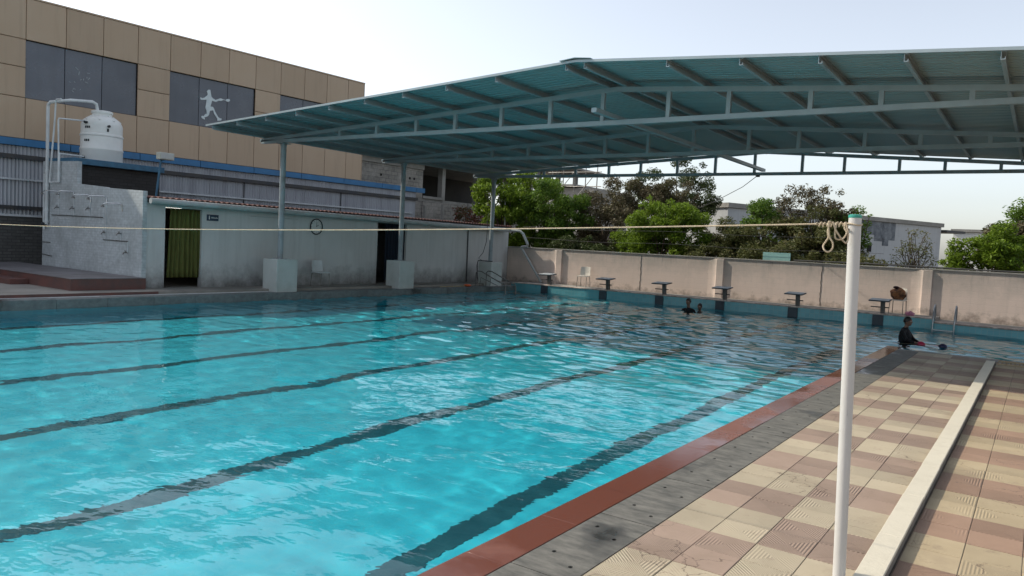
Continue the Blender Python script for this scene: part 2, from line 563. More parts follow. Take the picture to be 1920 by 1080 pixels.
def deck_tile(name, c1, c2, worn):
    """300 mm chequer tile: four triangles of ridges and studs, worn smooth in places"""
    t = NT(name)
    tc = t.n('TexCoord')
    sp = t.n('SeparateXYZ')
    t.s(sp, 0, tc.outputs['Object'])
    u, v = sp.outputs[0], sp.outputs[1]
    ridge = t.math('SINE', t.math('MULTIPLY', t.math('ADD', u, v), 210.0))
    ridge2 = t.math('SINE', t.math('MULTIPLY', u, 270.0))
    dots = t.math('MULTIPLY', t.math('SINE', t.math('MULTIPLY', u, 330.0)), t.math('SINE', t.math('MULTIPLY', v, 330.0)))
    mask = t.math('GREATER_THAN', t.math('ABSOLUTE', u), t.math('ABSOLUTE', v))
    mask2 = t.math('GREATER_THAN', u, v)
    a = t.math('ADD', t.math('MULTIPLY', ridge, mask2), t.math('MULTIPLY', ridge2, t.math('SUBTRACT', 1.0, mask2)))
    h = t.math('ADD', t.math('MULTIPLY', a, mask), t.math('MULTIPLY', dots, t.math('SUBTRACT', 1.0, mask)))
    oi = t.n('ObjectInfo')
    wear = t.math('MULTIPLY', t.ramp(t.noise(0.9, 3.0), 0.32, 0.5), t.ramp(oi.outputs['Random'], 0.1, 0.6, 0.25, 1.0))
    h = t.math('MULTIPLY', h, t.math('MULTIPLY', wear, worn))
    h = t.math('ADD', h, t.math('MULTIPLY', t.noise(70.0), 0.25))
    col = t.mix(t.ramp(t.noise(2.2, 6.0, 0.7), 0.35, 0.7), c1, c2)
    col = t.mix(t.math('MULTIPLY', oi.outputs['Random'], 0.6), col, tuple(x * 0.70 for x in c1))
    groove = t.math('MULTIPLY', t.ramp(t.math('MULTIPLY', h, -1.0), 0.2, 0.9), 0.38)
    col = t.mix(groove, col, tuple(x * 0.38 for x in c2))
    stain = t.math('MAXIMUM', t.ramp(t.noise(5.0, 7.0, 0.75), 0.58, 0.70, 0.0, 0.55), t.ramp(t.noise(0.8, 6.0, 0.7), 0.54, 0.66, 0.0, 0.35))
    col = t.mix(stain, col, (0.20, 0.15, 0.11))
    vor = t.n('TexVoronoi', {'Scale': 1.7}, feature='DISTANCE_TO_EDGE')
    vp = t.n('VectorMath', operation='ADD')
    t.s(vp, 0, t.pos())
    nn = t.n('TexNoise', {'Scale': 5.0, 'Detail': 4.0})
    t.s(nn, 'Vector', t.pos())
    sc2 = t.n('VectorMath', operation='SCALE')
    t.s(sc2, 0, nn.outputs[1])
    sc2.inputs['Scale'].default_value = 0.35
    t.s(vp, 1, sc2.outputs[0])
    t.s(vor, 'Vector', vp.outputs[0])
    crack = t.math('MULTIPLY', t.math('LESS_THAN', vor.outputs[0], 0.006), t.ramp(t.noise(0.8, 2.0), 0.52, 0.56))
    col = t.mix(t.math('MULTIPLY', crack, 0.7), col, (0.09, 0.06, 0.045))
    t.bsdf(col, 0.68, h, 0.55, 0.006, spec=0.3)
    MATS[name] = t.m


deck_tile('tile_pink', (0.315, 0.235, 0.185), (0.265, 0.195, 0.15), 1.0)
deck_tile('tile_brown', (0.31, 0.205, 0.145), (0.25, 0.165, 0.115), 1.0)
deck_tile('tile_sand', (0.40, 0.325, 0.21), (0.345, 0.275, 0.175), 0.8)
deck_tile('tile_cream', (0.425, 0.365, 0.265), (0.375, 0.32, 0.23), 0.8)


def wet_stone(name, c1, c2, wet, grain, wet_lo, wet_hi, dry_rough, wet_rough):
    t = NT(name)
    n1 = t.noise(3.0, 7.0, 0.7, vec=t.scaled(grain))
    col = t.mix(t.ramp(n1, 0.35, 0.65), c1, c2)
    w = t.ramp(t.noise(0.55, 5.0, 0.55), wet_lo, wet_hi)
    col = t.mix(w, col, wet)
    r = t.ramp(w, 0.0, 1.0, dry_rough, wet_rough)
    hb = t.math('MULTIPLY', t.noise(60.0, 6.0, 0.7, vec=t.scaled(tuple(max(g, 0.3) for g in grain))), t.ramp(w, 0.0, 1.0, 1.0, 0.15))
    t.bsdf(col, r, hb, 0.5, 0.006)
    MATS[name] = t.m


wet_stone('red_coping', (0.20, 0.078, 0.05), (0.17, 0.066, 0.044), (0.13, 0.045, 0.03), (1, 1, 1), 0.42, 0.50, 0.32, 0.05)
wet_stone('grey_slab', (0.155, 0.15, 0.132), (0.06, 0.06, 0.054), (0.03, 0.029, 0.026), (1.3, 3.6, 1.0), 0.59, 0.66, 0.75, 0.18)
wet_stone('grey_coping', (0.17, 0.19, 0.185), (0.10, 0.115, 0.115), (0.04, 0.045, 0.045), (1.0, 2.0, 3.0), 0.5, 0.6, 0.6, 0.2)


def roof_sheet_mat():
    t = NT('roof_teal')
    col = t.mix(t.ramp(t.noise(0.6, 4.0, vec=t.scaled((0.3, 1.0, 1.0))), 0.3, 0.7), (0.25, 0.34, 0.355), (0.225, 0.305, 0.32))
    t.bsdf(col, 0.38, spec=0.5)
    MATS['roof_teal'] = t.m


roof_sheet_mat()


def water_mat():
    t = NT('pool_water')
    g = t.n('BsdfGlass', {'Color': (0.90, 0.985, 0.99), 'Roughness': 0.0, 'IOR': 1.333})
    # the finest capillary ripples, too small for the sheet itself
    sp = t.n('SeparateXYZ')
    t.s(sp, 0, t.pos())
    patch = t.ramp(t.noise(0.35, 2.0, 0.5), 0.35, 0.65, 0.45, 1.0)
    n1 = t.noise(4.2, 2.0, 0.5, vec=t.scaled((0.75, 1.25, 1.0)), dist=0.6)
    n2 = t.noise(11.0, 2.0, 0.5, vec=t.scaled((0.7, 1.3, 1.0)), dist=0.4)
    h = t.math('ADD', t.math('MULTIPLY', n1, 0.011), t.math('MULTIPLY', n2, 0.0026))
    bp = t.n('Bump', {'Strength': 1.0, 'Distance': 1.0})
    calm = t.ramp(sp.outputs[1], 7.0, 14.0, 1.0, 0.28)
    t.s(bp, 'Height', t.math('MULTIPLY', h, t.math('MULTIPLY', patch, calm)))
    t.t.links.new(bp.outputs[0], g.inputs['Normal'])
    t.t.links.new(g.outputs[0], t.out.inputs[0])
    MATS['pool_water'] = t.m


water_mat()


def glow(name, color, strength):
    t = NT(name)
    e = t.n('Emission', {'Color': color, 'Strength': strength})
    t.t.links.new(e.outputs[0], t.out.inputs[0])
    MATS[name] = t.m


glow('tube_glow', (1.0, 0.95, 0.85), 3.0)
leaf_mat('leaf_bright', [(0.045, 0.085, 0.010), (0.11, 0.18, 0.016), (0.18, 0.27, 0.025), (0.23, 0.31, 0.04)], 0.45)
leaf_mat('leaf_dark', [(0.03, 0.05, 0.015), (0.05, 0.08, 0.022), (0.075, 0.095, 0.035), (0.09, 0.07, 0.045)], 0.25)
leaf_mat('leaf_brown', [(0.065, 0.053, 0.032), (0.095, 0.078, 0.045), (0.12, 0.105, 0.055), (0.07, 0.09, 0.03)], 0.2)
leaf_mat('leaf_olive', [(0.055, 0.07, 0.022), (0.09, 0.105, 0.032), (0.13, 0.135, 0.05), (0.135, 0.10, 0.055)], 0.35)
leaf_mat('leaf_green', [(0.035, 0.075, 0.012), (0.075, 0.14, 0.018), (0.12, 0.20, 0.025), (0.16, 0.23, 0.035)], 0.4)
leaf_mat('leaf_red', [(0.14, 0.03, 0.03), (0.20, 0.05, 0.045), (0.10, 0.08, 0.03), (0.08, 0.10, 0.03)], 0.3)

# ------------------------------------------------------------------ the setting
XL, XR, YN, YF = -18.4, -2.91, -3.0, 26.6            # pool: left, right, near and far edges
XR2, YD = 7.5, 19.6                                  # right arm of the pool beyond the end of the deck
FLOOR = -1.35

g = MB()
B = 400
for x0, x1, y0, y1 in ((-B, -28.5, -B, B), (-28.5, 8.3, -B, YN - 0.5), (8.3, B, -B, B), (-28.5, 8.3, 28.3, B)):
    g.add([(x0, y0, -0.04), (x1, y0, -0.04), (x1, y1, -0.04), (x0, y1, -0.04)], [(0, 1, 2, 3)])
struct(g.build('ground', MATS['ground']))

pf = MB().box(XL - 0.1, XR2 + 0.1, YN - 0.1, YF + 0.1, FLOOR - 0.15, FLOOR).build('pool_floor', MATS['pool_tile'])
struct(pf)
receives(pf)
pw = MB()
pw.box(XL - 0.2, XL, YN, YF, FLOOR, 0.04)
pw.box(XL - 0.2, XR2 + 0.2, YN - 0.2, YN, FLOOR, -0.02)
pw.box(XR, XR + 0.2, YN, YD - 0.2, FLOOR, -0.06)
pw.box(XR, XR2 + 0.2, YD - 0.2, YD, FLOOR, -0.06)
pw.box(XR2, XR2 + 0.2, YD, YF, FLOOR, 0.2)
pwo = struct(pw.build('pool_wall', MATS['pool_tile']))
receives(pwo)
fw = MB()
fw.box(XL - 0.2, -2.62, YF, YF + 0.25, FLOOR, 0.30)
fw.box(-2.62, XR2 + 0.2, YF - 0.25, YF + 0.25, FLOOR, 0.20)
fwo = struct(fw.build('pool_end_wall', MATS['pool_wall_tile']))
receives(fwo)
for k in range(6):                                   # lane markings on the floor and their crossbars
    x = -3.95 - 2.555 * k
    m = MB().box(x - 0.13, x + 0.13, YN + 0.6, YF - 1.6, FLOOR, FLOOR + 0.005)
    m.box(x - 0.5, x + 0.5, YF - 1.6, YF - 1.3, FLOOR, FLOOR + 0.005)
    receives(m.build('lane_marking', MATS['dark_tile'], pf))

# water surface: one moving sheet
def make_water():
    xs = np.concatenate([np.arange(XL, -2.86, 0.045), np.arange(-2.85, XR2 + 0.001, 0.055)])
    ys = np.concatenate([np.arange(YN, 1.0, 0.06), np.arange(1.0, 9.0, 0.042), np.arange(9.0, YF + 0.02, 0.05)])
    xs[-1], ys[-1] = XR2, YF
    gx, gy = np.meshgrid(xs, ys)
    rng = np.random.RandomState(11)
    far = np.clip((gy - 9.0) / 8.0, 0, 1)
    zc = np.zeros_like(gx)
    zf = np.zeros_like(gx)
    for i in range(70):
        lam = math.exp(rng.uniform(math.log(0.45), math.log(4.5)))
        th = rng.uniform(0, 2 * math.pi)
        a = 0.0030 * lam ** 0.85 * rng.uniform(0.3, 1.0) / 2.4
        k = 2 * math.pi / lam
        zc += a * np.sin(k * (gx * math.cos(th) + gy * math.sin(th)) + rng.uniform(0, 6.28))
    for i in range(60):
        lam = math.exp(rng.uniform(math.log(0.25), math.log(1.1)))
        th = rng.normal(1.5, 0.28)
        a = 0.0064 * lam ** 0.9 * rng.uniform(0.3, 1.0) / 2.0
        k = 2 * math.pi / lam
        zf += a * np.sin(k * (gx * math.cos(th) + gy * math.sin(th)) + rng.uniform(0, 6.28))
    zr_ = np.zeros_like(gx)
    for i in range(40):
        lam = math.exp(rng.uniform(math.log(0.2), math.log(0.55)))
        th = rng.uniform(0, 2 * math.pi)
        k = 2 * math.pi / lam
        zr_ += 0.0006 * lam * rng.uniform(0.3, 1.0) * np.sin(k * (gx * math.cos(th) + gy * math.sin(th)) + rng.uniform(0, 6.28))
    gust = 0.55 + 0.45 * np.sin(gx * 0.55 + 1.2 * np.sin(gy * 0.31)) * np.sin(gy * 0.42 + 0.8)
    z = zr_ * (0.35 + 0.65 * gust) + zc * (0.75 + 0.5 * far) + zf * (0.16 + 1.0 * far) * (0.6 + 0.6 * gust)
    for cx, cy, a0 in ((-2.73, 21.5, 0.012), (-9.76, 24.5, 0.008), (-9.77, 25.7, 0.006), (-1.9, 21.3, 0.008)):
        r = np.sqrt((gx - cx) ** 2 + (gy - cy) ** 2)
        z += a0 * np.exp(-r / 2.2) * np.sin(r * 11.0)
    v = np.stack([gx, gy, z - 0.022], -1).reshape(-1, 3)
    ny, nx = gx.shape
    idx = np.arange(nx * ny).reshape(ny, nx)
    cxm = (gx[:-1, :-1] + gx[1:, 1:]) / 2
    cym = (gy[:-1, :-1] + gy[1:, 1:]) / 2
    keep = ((cxm < XR + 0.02) | (cym > YD - 0.02)) & ((cxm < -2.62) | (cym < YF - 0.23))
    f = np.stack([idx[:-1, :-1], idx[:-1, 1:], idx[1:, 1:], idx[1:, :-1]], -1)[keep]
    used = np.unique(f)
    remap = np.zeros(nx * ny, np.int64)
    remap[used] = np.arange(len(used))
    v, f = v[used], remap[f]
    me = bpy.data.meshes.new('pool_water')
    me.vertices.add(len(v))
    me.vertices.foreach_set('co', v.astype(np.float32).ravel())
    me.loops.add(f.size)
    me.loops.foreach_set('vertex_index', f.astype(np.int32).ravel())
    me.polygons.add(len(f))
    me.polygons.foreach_set('loop_start', np.arange(0, f.size, 4, dtype=np.int32))
    me.polygons.foreach_set('use_smooth', np.ones(len(f), bool))
    me.update()
    me.materials.append(MATS['pool_water'])
    o = struct(link('pool_water', me))
    o.cycles.is_caustics_caster = True
    return o


make_water()

# right edge: red coping, perforated grey slabs, chequer tiles, kerb, second chequer
X_RED, X_STONE, X_TILE = -2.60, -2.16, -0.81
rc = struct(MB().box(XR + 0.01, X_RED - 0.004, YN - 0.5, YD, -0.12, -0.03).build('red_coping', MATS['concrete_dark']))
PX = {}
L = 0.90
PX['coping'] = MB().chamfer(X_RED - XR - 0.006, L - 0.0015, -0.045, 0.0, 0.002).mesh('coping_slab', MATS['red_coping'])
y = YN - 0.4
i = 0
while y < YD - 0.2:
    link('coping_slab', PX['coping'], rc, T((XR + X_RED) / 2, y + L / 2, random.uniform(-0.0015, 0.0015)))
    y += L
sb = struct(MB().box(X_RED + 0.004, X_STONE - 0.004, YN - 0.5, YD, -0.16, -0.07).build('drain_channel', MATS['hole_dark']))


def slab_mesh(w, l, t):
    """stone cover with four drain holes"""
    m = MB()
    n = 16
    for cx in (-w * 0.24, w * 0.24):
        for cy0 in (-l / 4, l / 4):
            x0, x1 = (-w / 2, 0) if cx < 0 else (0, w / 2)
            y0, y1 = (cy0 - l / 4, cy0 + l / 4)
            cy = cy0 + (0.04 if cx < 0 else -0.10)
            r = 0.017
            rim = []
            for k in range(4):
                rim += [(x0 + (x1 - x0) * k / 4, y0), (x1, y0 + (y1 - y0) * k / 4), (x1 + (x0 - x1) * k / 4, y1), (x0, y1 + (y0 - y1) * k / 4)]
            rim.sort(key=lambda q: math.atan2(q[1] - cy, q[0] - cx))
            ang = [math.atan2(q[1] - cy, q[0] - cx) for q in rim]
            out = [(*q, 0) for q in rim]
            inn = [(cx + math.cos(a) * r, cy + math.sin(a) * r * 1.1, -0.002) for a in ang]
            low = [(p[0], p[1], -t) for p in inn]
            m.add(out + inn + low, [(k, (k + 1) % n, n + (k + 1) % n, n + k) for k in range(n)] + [(n + k, n + (k + 1) % n, 2 * n + (k + 1) % n, 2 * n + k) for k in range(n)])
    e = [(-w / 2, -l / 2), (w / 2, -l / 2), (w / 2, l / 2), (-w / 2, l / 2)]
    m.add([(*p, 0) for p in e] + [(*p, -t) for p in e], [(q, (q + 1) % 4, 4 + (q + 1) % 4, 4 + q) for q in range(4)])
    return m.mesh('drain_slab', MATS['grey_slab'])


SL = 1.19
PX['slab'] = slab_mesh(X_STONE - X_RED - 0.010, SL - 0.012, 0.05)
y = 5.05 - SL * 7
while y < YD - 0.6:
    link('drain_slab', PX['slab'], sb, T((X_RED + X_STONE) / 2, y + SL / 2, random.uniform(-0.004, 0.0), random.uniform(-0.003, 0.003)))
    y += SL

deck = struct(MB().box(X_STONE, X_TILE + 0.02, YN - 0.5, YD, -0.14, -0.006).build('pool_deck', MATS['grout']))
TW = 0.3355
PX['tile'] = {}
for c in ('tile_pink', 'tile_cream'):
    PX['tile'][c] = MB().chamfer(TW - 0.004, TW - 0.004, -0.02, 0.0, 0.0025).mesh('tile', MATS[c])
rng = random.Random(4)
for r in range(-10, 46):
    yc = 4.585 + (r + 0.5) * TW
    if yc > YD - 0.16:
        continue
    for c in range(4):
        pink = ((r // 2) + (c // 2)) % 2 == 0
        link('tile', PX['tile']['tile_pink' if pink else 'tile_cream'], deck,
             T(X_STONE + 0.004 + (c + 0.5) * TW, yc, rng.uniform(-0.0025, 0.001), rng.choice((0, 1, 2, 3)) * math.pi / 2 + rng.uniform(-0.004, 0.004)))
deck2 = struct(MB().box(-0.655, 8.3, YN - 0.5, YD - 0.5, -0.14, -0.006).build('side_deck', MATS['grout']))
TR = 0.343
PX['tile2'] = {}
for c in ('tile_brown', 'tile_sand'):
    PX['tile2'][c] = MB().chamfer(TR - 0.005, TR - 0.005, -0.02, 0.0, 0.0025).mesh('tile', MATS[c])
far_t = MB()
for r in range(-26, 37):
    yc = 6.33 + (r + 0.5) * TR
    if yc > YD - 0.66 or yc < YN - 0.3:
        continue
    for c in range(-1, 24):
        pink = (r // 2) % 2 == 0
        x = -0.305 + (c + 0.5) * TR
        if c <= 2 and yc > 1.0:
            link('tile', PX['tile2']['tile_brown' if pink else 'tile_sand'], deck2,
                 T(x, yc, rng.uniform(-0.0025, 0.001), rng.choice((0, 1, 2, 3)) * math.pi / 2))
        else:
            h = TR / 2 - 0.003
            far_t.box(x - h, x + h, yc - h, yc + h, -0.02, 0.0, 0 if pink else 1)
ft = far_t.build('tile_field', [MATS['tile_brown'], MATS['tile_sand']], deck2)
ft['kind'] = 'stuff'

# raised kerb between the two decks
kerb = thing('kerb', 'low cream slab kerb dividing the two chequered tile decks', 'kerb', (-0.73, 0, 0))
MB().box(-0.795, -0.66, YN - 0.5, 18.3, -0.1, 0.066).build('kerb_body', MATS['kerb_side'], kerb)
y = 5.86 - 1.15 * 7
while y < 18.2:
    e = min(1.15, 18.32 - y)
    mm = MB().chamfer(0.152, e - 0.006, 0.0, 0.02, 0.003).mesh('kerb_slab', MATS['kerb_top'])
    link('kerb_slab', mm, kerb, T(-0.730 + rng.uniform(-0.003, 0.003), y + e / 2, 0.067, rng.uniform(-0.003, 0.003)))
    y += 1.15
mb = MB()                                            # ragged mortar fillet along the kerb's foot
yy = YN
vs = []
while yy < 18.3:
    vs.append((yy, rng.uniform(0.012, 0.04), rng.uniform(0.015, 0.05)))
    yy += 0.06
pts = []
for a, w, h in vs:
    pts += [(-0.79, a, h), (-0.80 - w, a, -0.002), (-0.79, a, -0.01)]
fc = []
for k in range(len(vs) - 1):
    for q in range(2):
        fc.append((k * 3 + q, k * 3 + q + 1, k * 3 + 4 + q, k * 3 + 3 + q))
mb.add(pts, fc)
mb.build('mortar_fillet', MATS['mortar'], kerb)
# rough grating at the end of the side deck
gr = thing('drain_grate', 'rusty drain grate with rough mortar edge at the end of the right deck', 'grate', (0.3, 18.9, 0))
MB().box(-0.62, 2.6, 18.55, 18.62, -0.02, 0.03).box(-0.62, 2.6, 19.0, 19.08, -0.02, 0.04).build('grate_frame', MATS['mortar'], gr)
for k in range(42):
    MB().box(-0.60 + k * 0.075, -0.565 + k * 0.075, 18.62, 19.0, -0.01, 0.012).build('grate_bar', MATS['tarnished'], gr)
MB().box(XR + 0.02, 8.3, YD - 0.5, YD - 0.005, -0.1, -0.003).build('deck_end_slab', MATS['concrete'], deck)

# left bank: stone coping, maroon riser, paved terrace
lc = struct(MB().box(XL - 0.43, XL - 0.02, YN - 0.5, YF + 0.2, -0.05, 0.15).build('left_coping', MATS['concrete_dark']))
for k in range(26):
    y0 = YN - 0.4 + k * 1.16
    if y0 < YF - 0.4:
        link('coping_stone', MB().chamfer(0.44, 1.152, -0.17, 0.19, 0.012).mesh('coping_stone', MATS['grey_coping']) if k == 0 else PX['lcs'], lc, T(XL - 0.20, y0 + 0.58, rng.uniform(-0.006, 0.004)))
        if k == 0:
            PX['lcs'] = COL.objects[-1].data
lt = struct(MB().box(-28.5, XL - 0.46, YN - 0.5, 28.05, -0.05, 0.268).build('left_terrace', MATS['left_floor']))
MB().box(XL - 0.432, XL - 0.395, YN - 0.5, 14.3, 0.185, 0.202).build('edge_strip', MATS['white_print'], lc)
PX['riser'] = MB().box(-0.012, 0.012, -0.297, 0.297, 0.02, 0.272).mesh('riser_tile', MATS['maroon_tile'])
for k in range(24):
    y0 = 10.9 - k * 0.6
    if y0 > YN:
        link('riser_tile', PX['riser'], lt, T(XL - 0.445, y0 - 0.3, 0))
fd = struct(MB().box(XL - 0.2, -2.62, YF + 0.25, 28.05, -0.05, 0.325).box(-2.62, 8.3, YF + 0.25, 28.05, -0.05, 0.235).build('far_terrace', MATS['concrete']))
for k in range(22):                                  # coping slabs of the far end, pale
    x0 = XL - 0.1 + k * 0.72
    x1 = min(x0 + 0.715, -2.60)
    if x1 > x0:
        MB().box(x0, x1, YF - 0.03, YF + 0.27, 0.302, 0.342 + rng.uniform(-0.003, 0.003)).build('coping_slab', MATS['far_wall'], fd, bevel=0.006)
for k in range(15):
    x0 = -2.60 + k * 0.72
    MB().box(x0, x0 + 0.715, YF - 0.28, YF + 0.27, 0.202, 0.25).build('coping_slab', MATS['far_wall'], fd, bevel=0.006)

# ------------------------------------------------------------------ far boundary wall
bw = thing('boundary_wall', 'weathered peach plastered boundary wall behind the starting blocks', 'wall', (-8, 28.2, 0.3))
MB().box(-20.6, 8.3, 28.1, 28.3, -0.05, 1.80).build('wall', MATS['far_wall'], bw)
xs = -20.6
while xs < 8.3:
    e = min(xs + 2.9, 8.3)
    MB().box(xs + 0.004, e - 0.004, 28.07, 28.33, 1.80, 1.85 + rng.uniform(-0.008, 0.006)).build('coping', MATS['concrete'], bw, bevel=0.01)
    xs = e
for x in (-17.15, -10.0, -3.05, 4.0):
    pi = MB().box(x - 0.14, x + 0.14, 28.01, 28.1, 0.2, 1.80).build('pilaster', MATS['far_wall'], bw, bevel=0.012)
    MB().prism([(x - 0.141, 28.018), (x - 0.16, 28.04), (x - 0.20, 28.062), (x - 0.30, 28.085), (x - 0.48, 28.099), (x - 0.141, 28.12)], 'z', 0.2, 1.80).build('plaster_fillet', MATS['far_wall'], pi, smooth=True)
for x in (-13.3, -6.35, 0.5):
    p = [(x + rng.uniform(-0.02, 0.02), 28.094, 0.36 + k * 0.1) for k in range(15)]
    MB().tube(p, 0.008, 4).build('crack', MATS['hole_dark'], bw)
MB().tube([(x, 28.36, 1.90 + 0.01 * math.sin(x)) for x in np.linspace(-7.4, 8.2, 40)], 0.03, 6).build('black_tube', MATS['wire'], bw)  # thin black line along the back of the wall top

# ------------------------------------------------------------------ canopy over the far half of the pool
RX, EX = -7.77, -20.05                               # ridge and left eave
EXR = 3.3
ZR, ZE = 5.60, 4.93
SLOPE, SLOPE_R = (ZR - ZE) / (RX - EX), 0.070
Y0, Y1 = 12.93, 26.2
zr = lambda x: ZR - ((RX - x) * SLOPE if x < RX else (x - RX) * SLOPE_R)
cn = thing('pool_canopy', 'teal sheet metal canopy on pale steel trusses over the pool', 'canopy', (RX, 19.9, 0.19))
NS = 14
SW = (Y1 - Y0) / NS
prof = []
for k in range(5):
    b = k * SW / 5
    prof += [(b, 0.0), (b + SW * 0.11, 0.0), (b + SW * 0.135, 0.03), (b + SW * 0.175, 0.03)]
prof.append((SW, 0.0))
for side in (-1, 1):
    v, f = [], []
    xe = EX if side < 0 else EXR
    n = len(prof)
    for th in (0.0, 0.008):
        for x in (xe, RX):
            for yy, hh in prof:
                v.append((x - RX, yy, zr(x) + hh + th))
    q = lambda s, e, i: (s * 2 + e) * n + i
    for i in range(n - 1):
        f += [(q(0, 0, i), q(0, 1, i), q(0, 1, i + 1), q(0, 0, i + 1)), (q(1, 0, i), q(1, 0, i + 1), q(1, 1, i + 1), q(1, 1, i)),
              (q(0, 0, i), q(0, 0, i + 1), q(1, 0, i + 1), q(1, 0, i)), (q(0, 1, i), q(1, 1, i), q(1, 1, i + 1), q(0, 1, i + 1))]
    for i in (0, n - 1):
        f.append((q(0, 0, i), q(1, 0, i), q(1, 1, i), q(0, 1, i)))
    me = MB().add(v, f).mesh('roof_sheet', MATS['roof_teal'])
    for k in range(NS):
        link('roof_sheet', me, cn, T(RX, Y0 + k * SW, 0.002 * (k % 2)))
MB().prism([(RX - 0.35, zr(RX - 0.35) + 0.045), (RX, ZR + 0.055), (RX + 0.35, zr(RX + 0.35) + 0.045), (RX + 0.35, zr(RX + 0.35) + 0.055), (RX, ZR + 0.07), (RX - 0.35, zr(RX - 0.35) + 0.055)], 'y', Y0 - 0.06, Y1 + 0.03).build('ridge_cap', MATS['roof_teal'], cn)
for xe, sgn in ((EX, -1), (EXR, 1)):                 # pale edge trims
    MB().bar((xe, Y0 - 0.012, zr(xe) + 0.01), (RX, Y0 - 0.012, ZR + 0.01), 0.02, 0.05).build('verge_trim', MATS['steel_paint'], cn)
px = [-19.75, -18.6, -17.35, -16.1, -14.85, -13.6, -12.35, -11.05, -9.7, -7.98]
px += [2 * RX - p for p in px if 2 * RX - p < EXR - 0.1]
for x in px:
    z = zr(x) - 0.012
    sg = -1 if x < RX else 1
    m = MB().box(x - 0.03, x + 0.03, Y0 + 0.01, Y1 - 0.02, z - 0.125, z - 0.115).box(x - 0.03, x - 0.022, Y0 + 0.01, Y1 - 0.02, z - 0.115, z - 0.008).box(x - 0.03, x + 0.03, Y0 + 0.01, Y1 - 0.02, z - 0.008, z)
    m.box(x + 0.022, x + 0.03, Y0 + 0.01, Y1 - 0.02, z - 0.115, z - 0.085)
    m.build('purlin', MATS['steel_paint'], cn)
ZB = 4.70
posts = [-16.42, -14.98, -13.55, -12.25, -10.83, -9.45, -8.1, -6.57, -5.3, -3.75, -2.55, -1.17, 0.25, 1.6]
XCL, XCR = -18.87, 2.1
for ty in (14.74, 19.96, 25.375):
    tr = MB().box(EX + 0.15, EXR - 0.15, ty - 0.05, ty + 0.05, ZB - 0.05, ZB + 0.05).build('truss_bottom_chord', MATS['steel_paint'], cn)
    m = MB()
    for xe in (EX + 0.1, EXR - 0.1):
        m.bar((xe, ty, zr(xe) - 0.19), (RX, ty, ZR - 0.19), 0.10, 0.10)
    m.build('truss_top_chord', MATS['steel_paint'], cn)
    for x in posts:
        MB().box(x - 0.042, x + 0.042, ty - 0.042, ty + 0.042, ZB + 0.05, zr(x) - 0.2).build('truss_post', MATS['steel_paint'], cn)
    for x in (XCL, XCR):
        MB().tube([(x, ty, 1.0), (x, ty, ZB - 0.06)], 0.085, 16).build('column', MATS['steel_rust'], cn, smooth=True)
        m = MB().box(x - 0.16, x + 0.16, ty - 0.16, ty + 0.16, ZB - 0.085, ZB - 0.062)
        for s in (-1, 1):
            m.prism([(x + s * 0.08, ZB - 0.30), (x + s * 0.16, ZB - 0.085), (x + s * 0.08, ZB - 0.085)], 'y', ty - 0.008, ty + 0.008)
        m.build('column_head', MATS['steel_rust'], cn)
        pl = MB().box(x - 0.30, x + 0.36, ty - 0.38, ty + 0.38, 0.12, 1.17).build('plinth', MATS['plinth_white'], cn, bevel=0.015)
        MB().box(x - 0.15, x + 0.15, ty - 0.15, ty + 0.15, 1.17, 1.185).build('base_plate', MATS['steel_rust'], pl)
MB().box(RX - 0.06, RX + 0.06, 13.75, 25.3, ZB + 0.061, ZB + 0.15).build('tie_beam', MATS['steel_paint'], cn)
MB().tube([(-8.0, 25.45, ZB + 0.0), (-8.0, 25.45, ZB - 0.09)], 0.07, 10).build('cable_clamp', MATS['dark_steel'], cn)
cb = MB().tube([(-8.05, 25.45, 4.62), (-9.0, 27.0, 4.42), (-11.1, 30.0, 4.10), (-14.0, 34.0, 3.8)], 0.012, 5).build('overhead_cable', MATS['wire'])
tag(cb, 'thin black cable running from the far truss down into the trees', 'cable')

# ------------------------------------------------------------------ changing rooms on the left
WX = -19.9
cl = thing('changing_rooms', 'long low white changing room building with red tiled eave and grey gutter', 'building', (-22, 19, 0.27))
ZT = 2.60
D1, D2 = (11.66, 12.78), (19.82, 21.35)
for a, b in ((11.13, D1[0]), (D1[1], D2[0]), (D2[1], 28.05)):
    MB().box(WX - 0.15, WX, a, b, 0.2, ZT).build('wall', MATS['club_wall'], cl)
for a, b in (D1, D2):
    MB().box(WX - 0.148, WX - 0.002, a, b, 2.50, ZT).build('lintel', MATS['club_wall'], cl)
MB().box(-24.35, -24.2, 11.3, 28.05, 0.2, 2.84).build('back_wall', MATS['club_wall'], cl)
MB().box(-24.2, WX - 0.15, 27.9, 28.05, 0.2, 2.6).build('end_wall', MATS['club_wall'], cl)
MB().box(-24.2, WX - 0.15, 15.2, 15.35, 0.2, 2.6).build('partition', MATS['club_wall'], cl)
# roof sheets with rolled tile profile, scalloped at the eave
RS = 1.05
nn = 25
v, f = [], []
for th in (0, 0.03):
    for X, Z in ((-19.62, 2.70), (-24.5, 2.90)):
        for k in range(nn):
            yy = k * RS / (nn - 1)
            v.append((X + 19.62, yy, Z + th + 0.035 * abs(math.sin(math.pi * k / 4.0))))
q = lambda s, e, i: (s * 2 + e) * nn + i
for k in range(nn - 1):
    f += [(q(0, 0, k), q(0, 1, k), q(0, 1, k + 1), q(0, 0, k + 1)), (q(1, 0, k), q(1, 0, k + 1), q(1, 1, k + 1), q(1, 1, k)), (q(0, 0, k), q(0, 0, k + 1), q(1, 0, k + 1), q(1, 0, k))]
me = MB().add(v, f).mesh('roof_sheet', MATS['red_tile_roof'])
for k in range(16):
    link('roof_sheet', me, cl, T(-19.62, 11.1 + k * RS, 0))
MB().box(-19.72, -19.68, 11.12, 27.95, 2.60, 2.70).build('fascia', MATS['dark_steel'], cl)
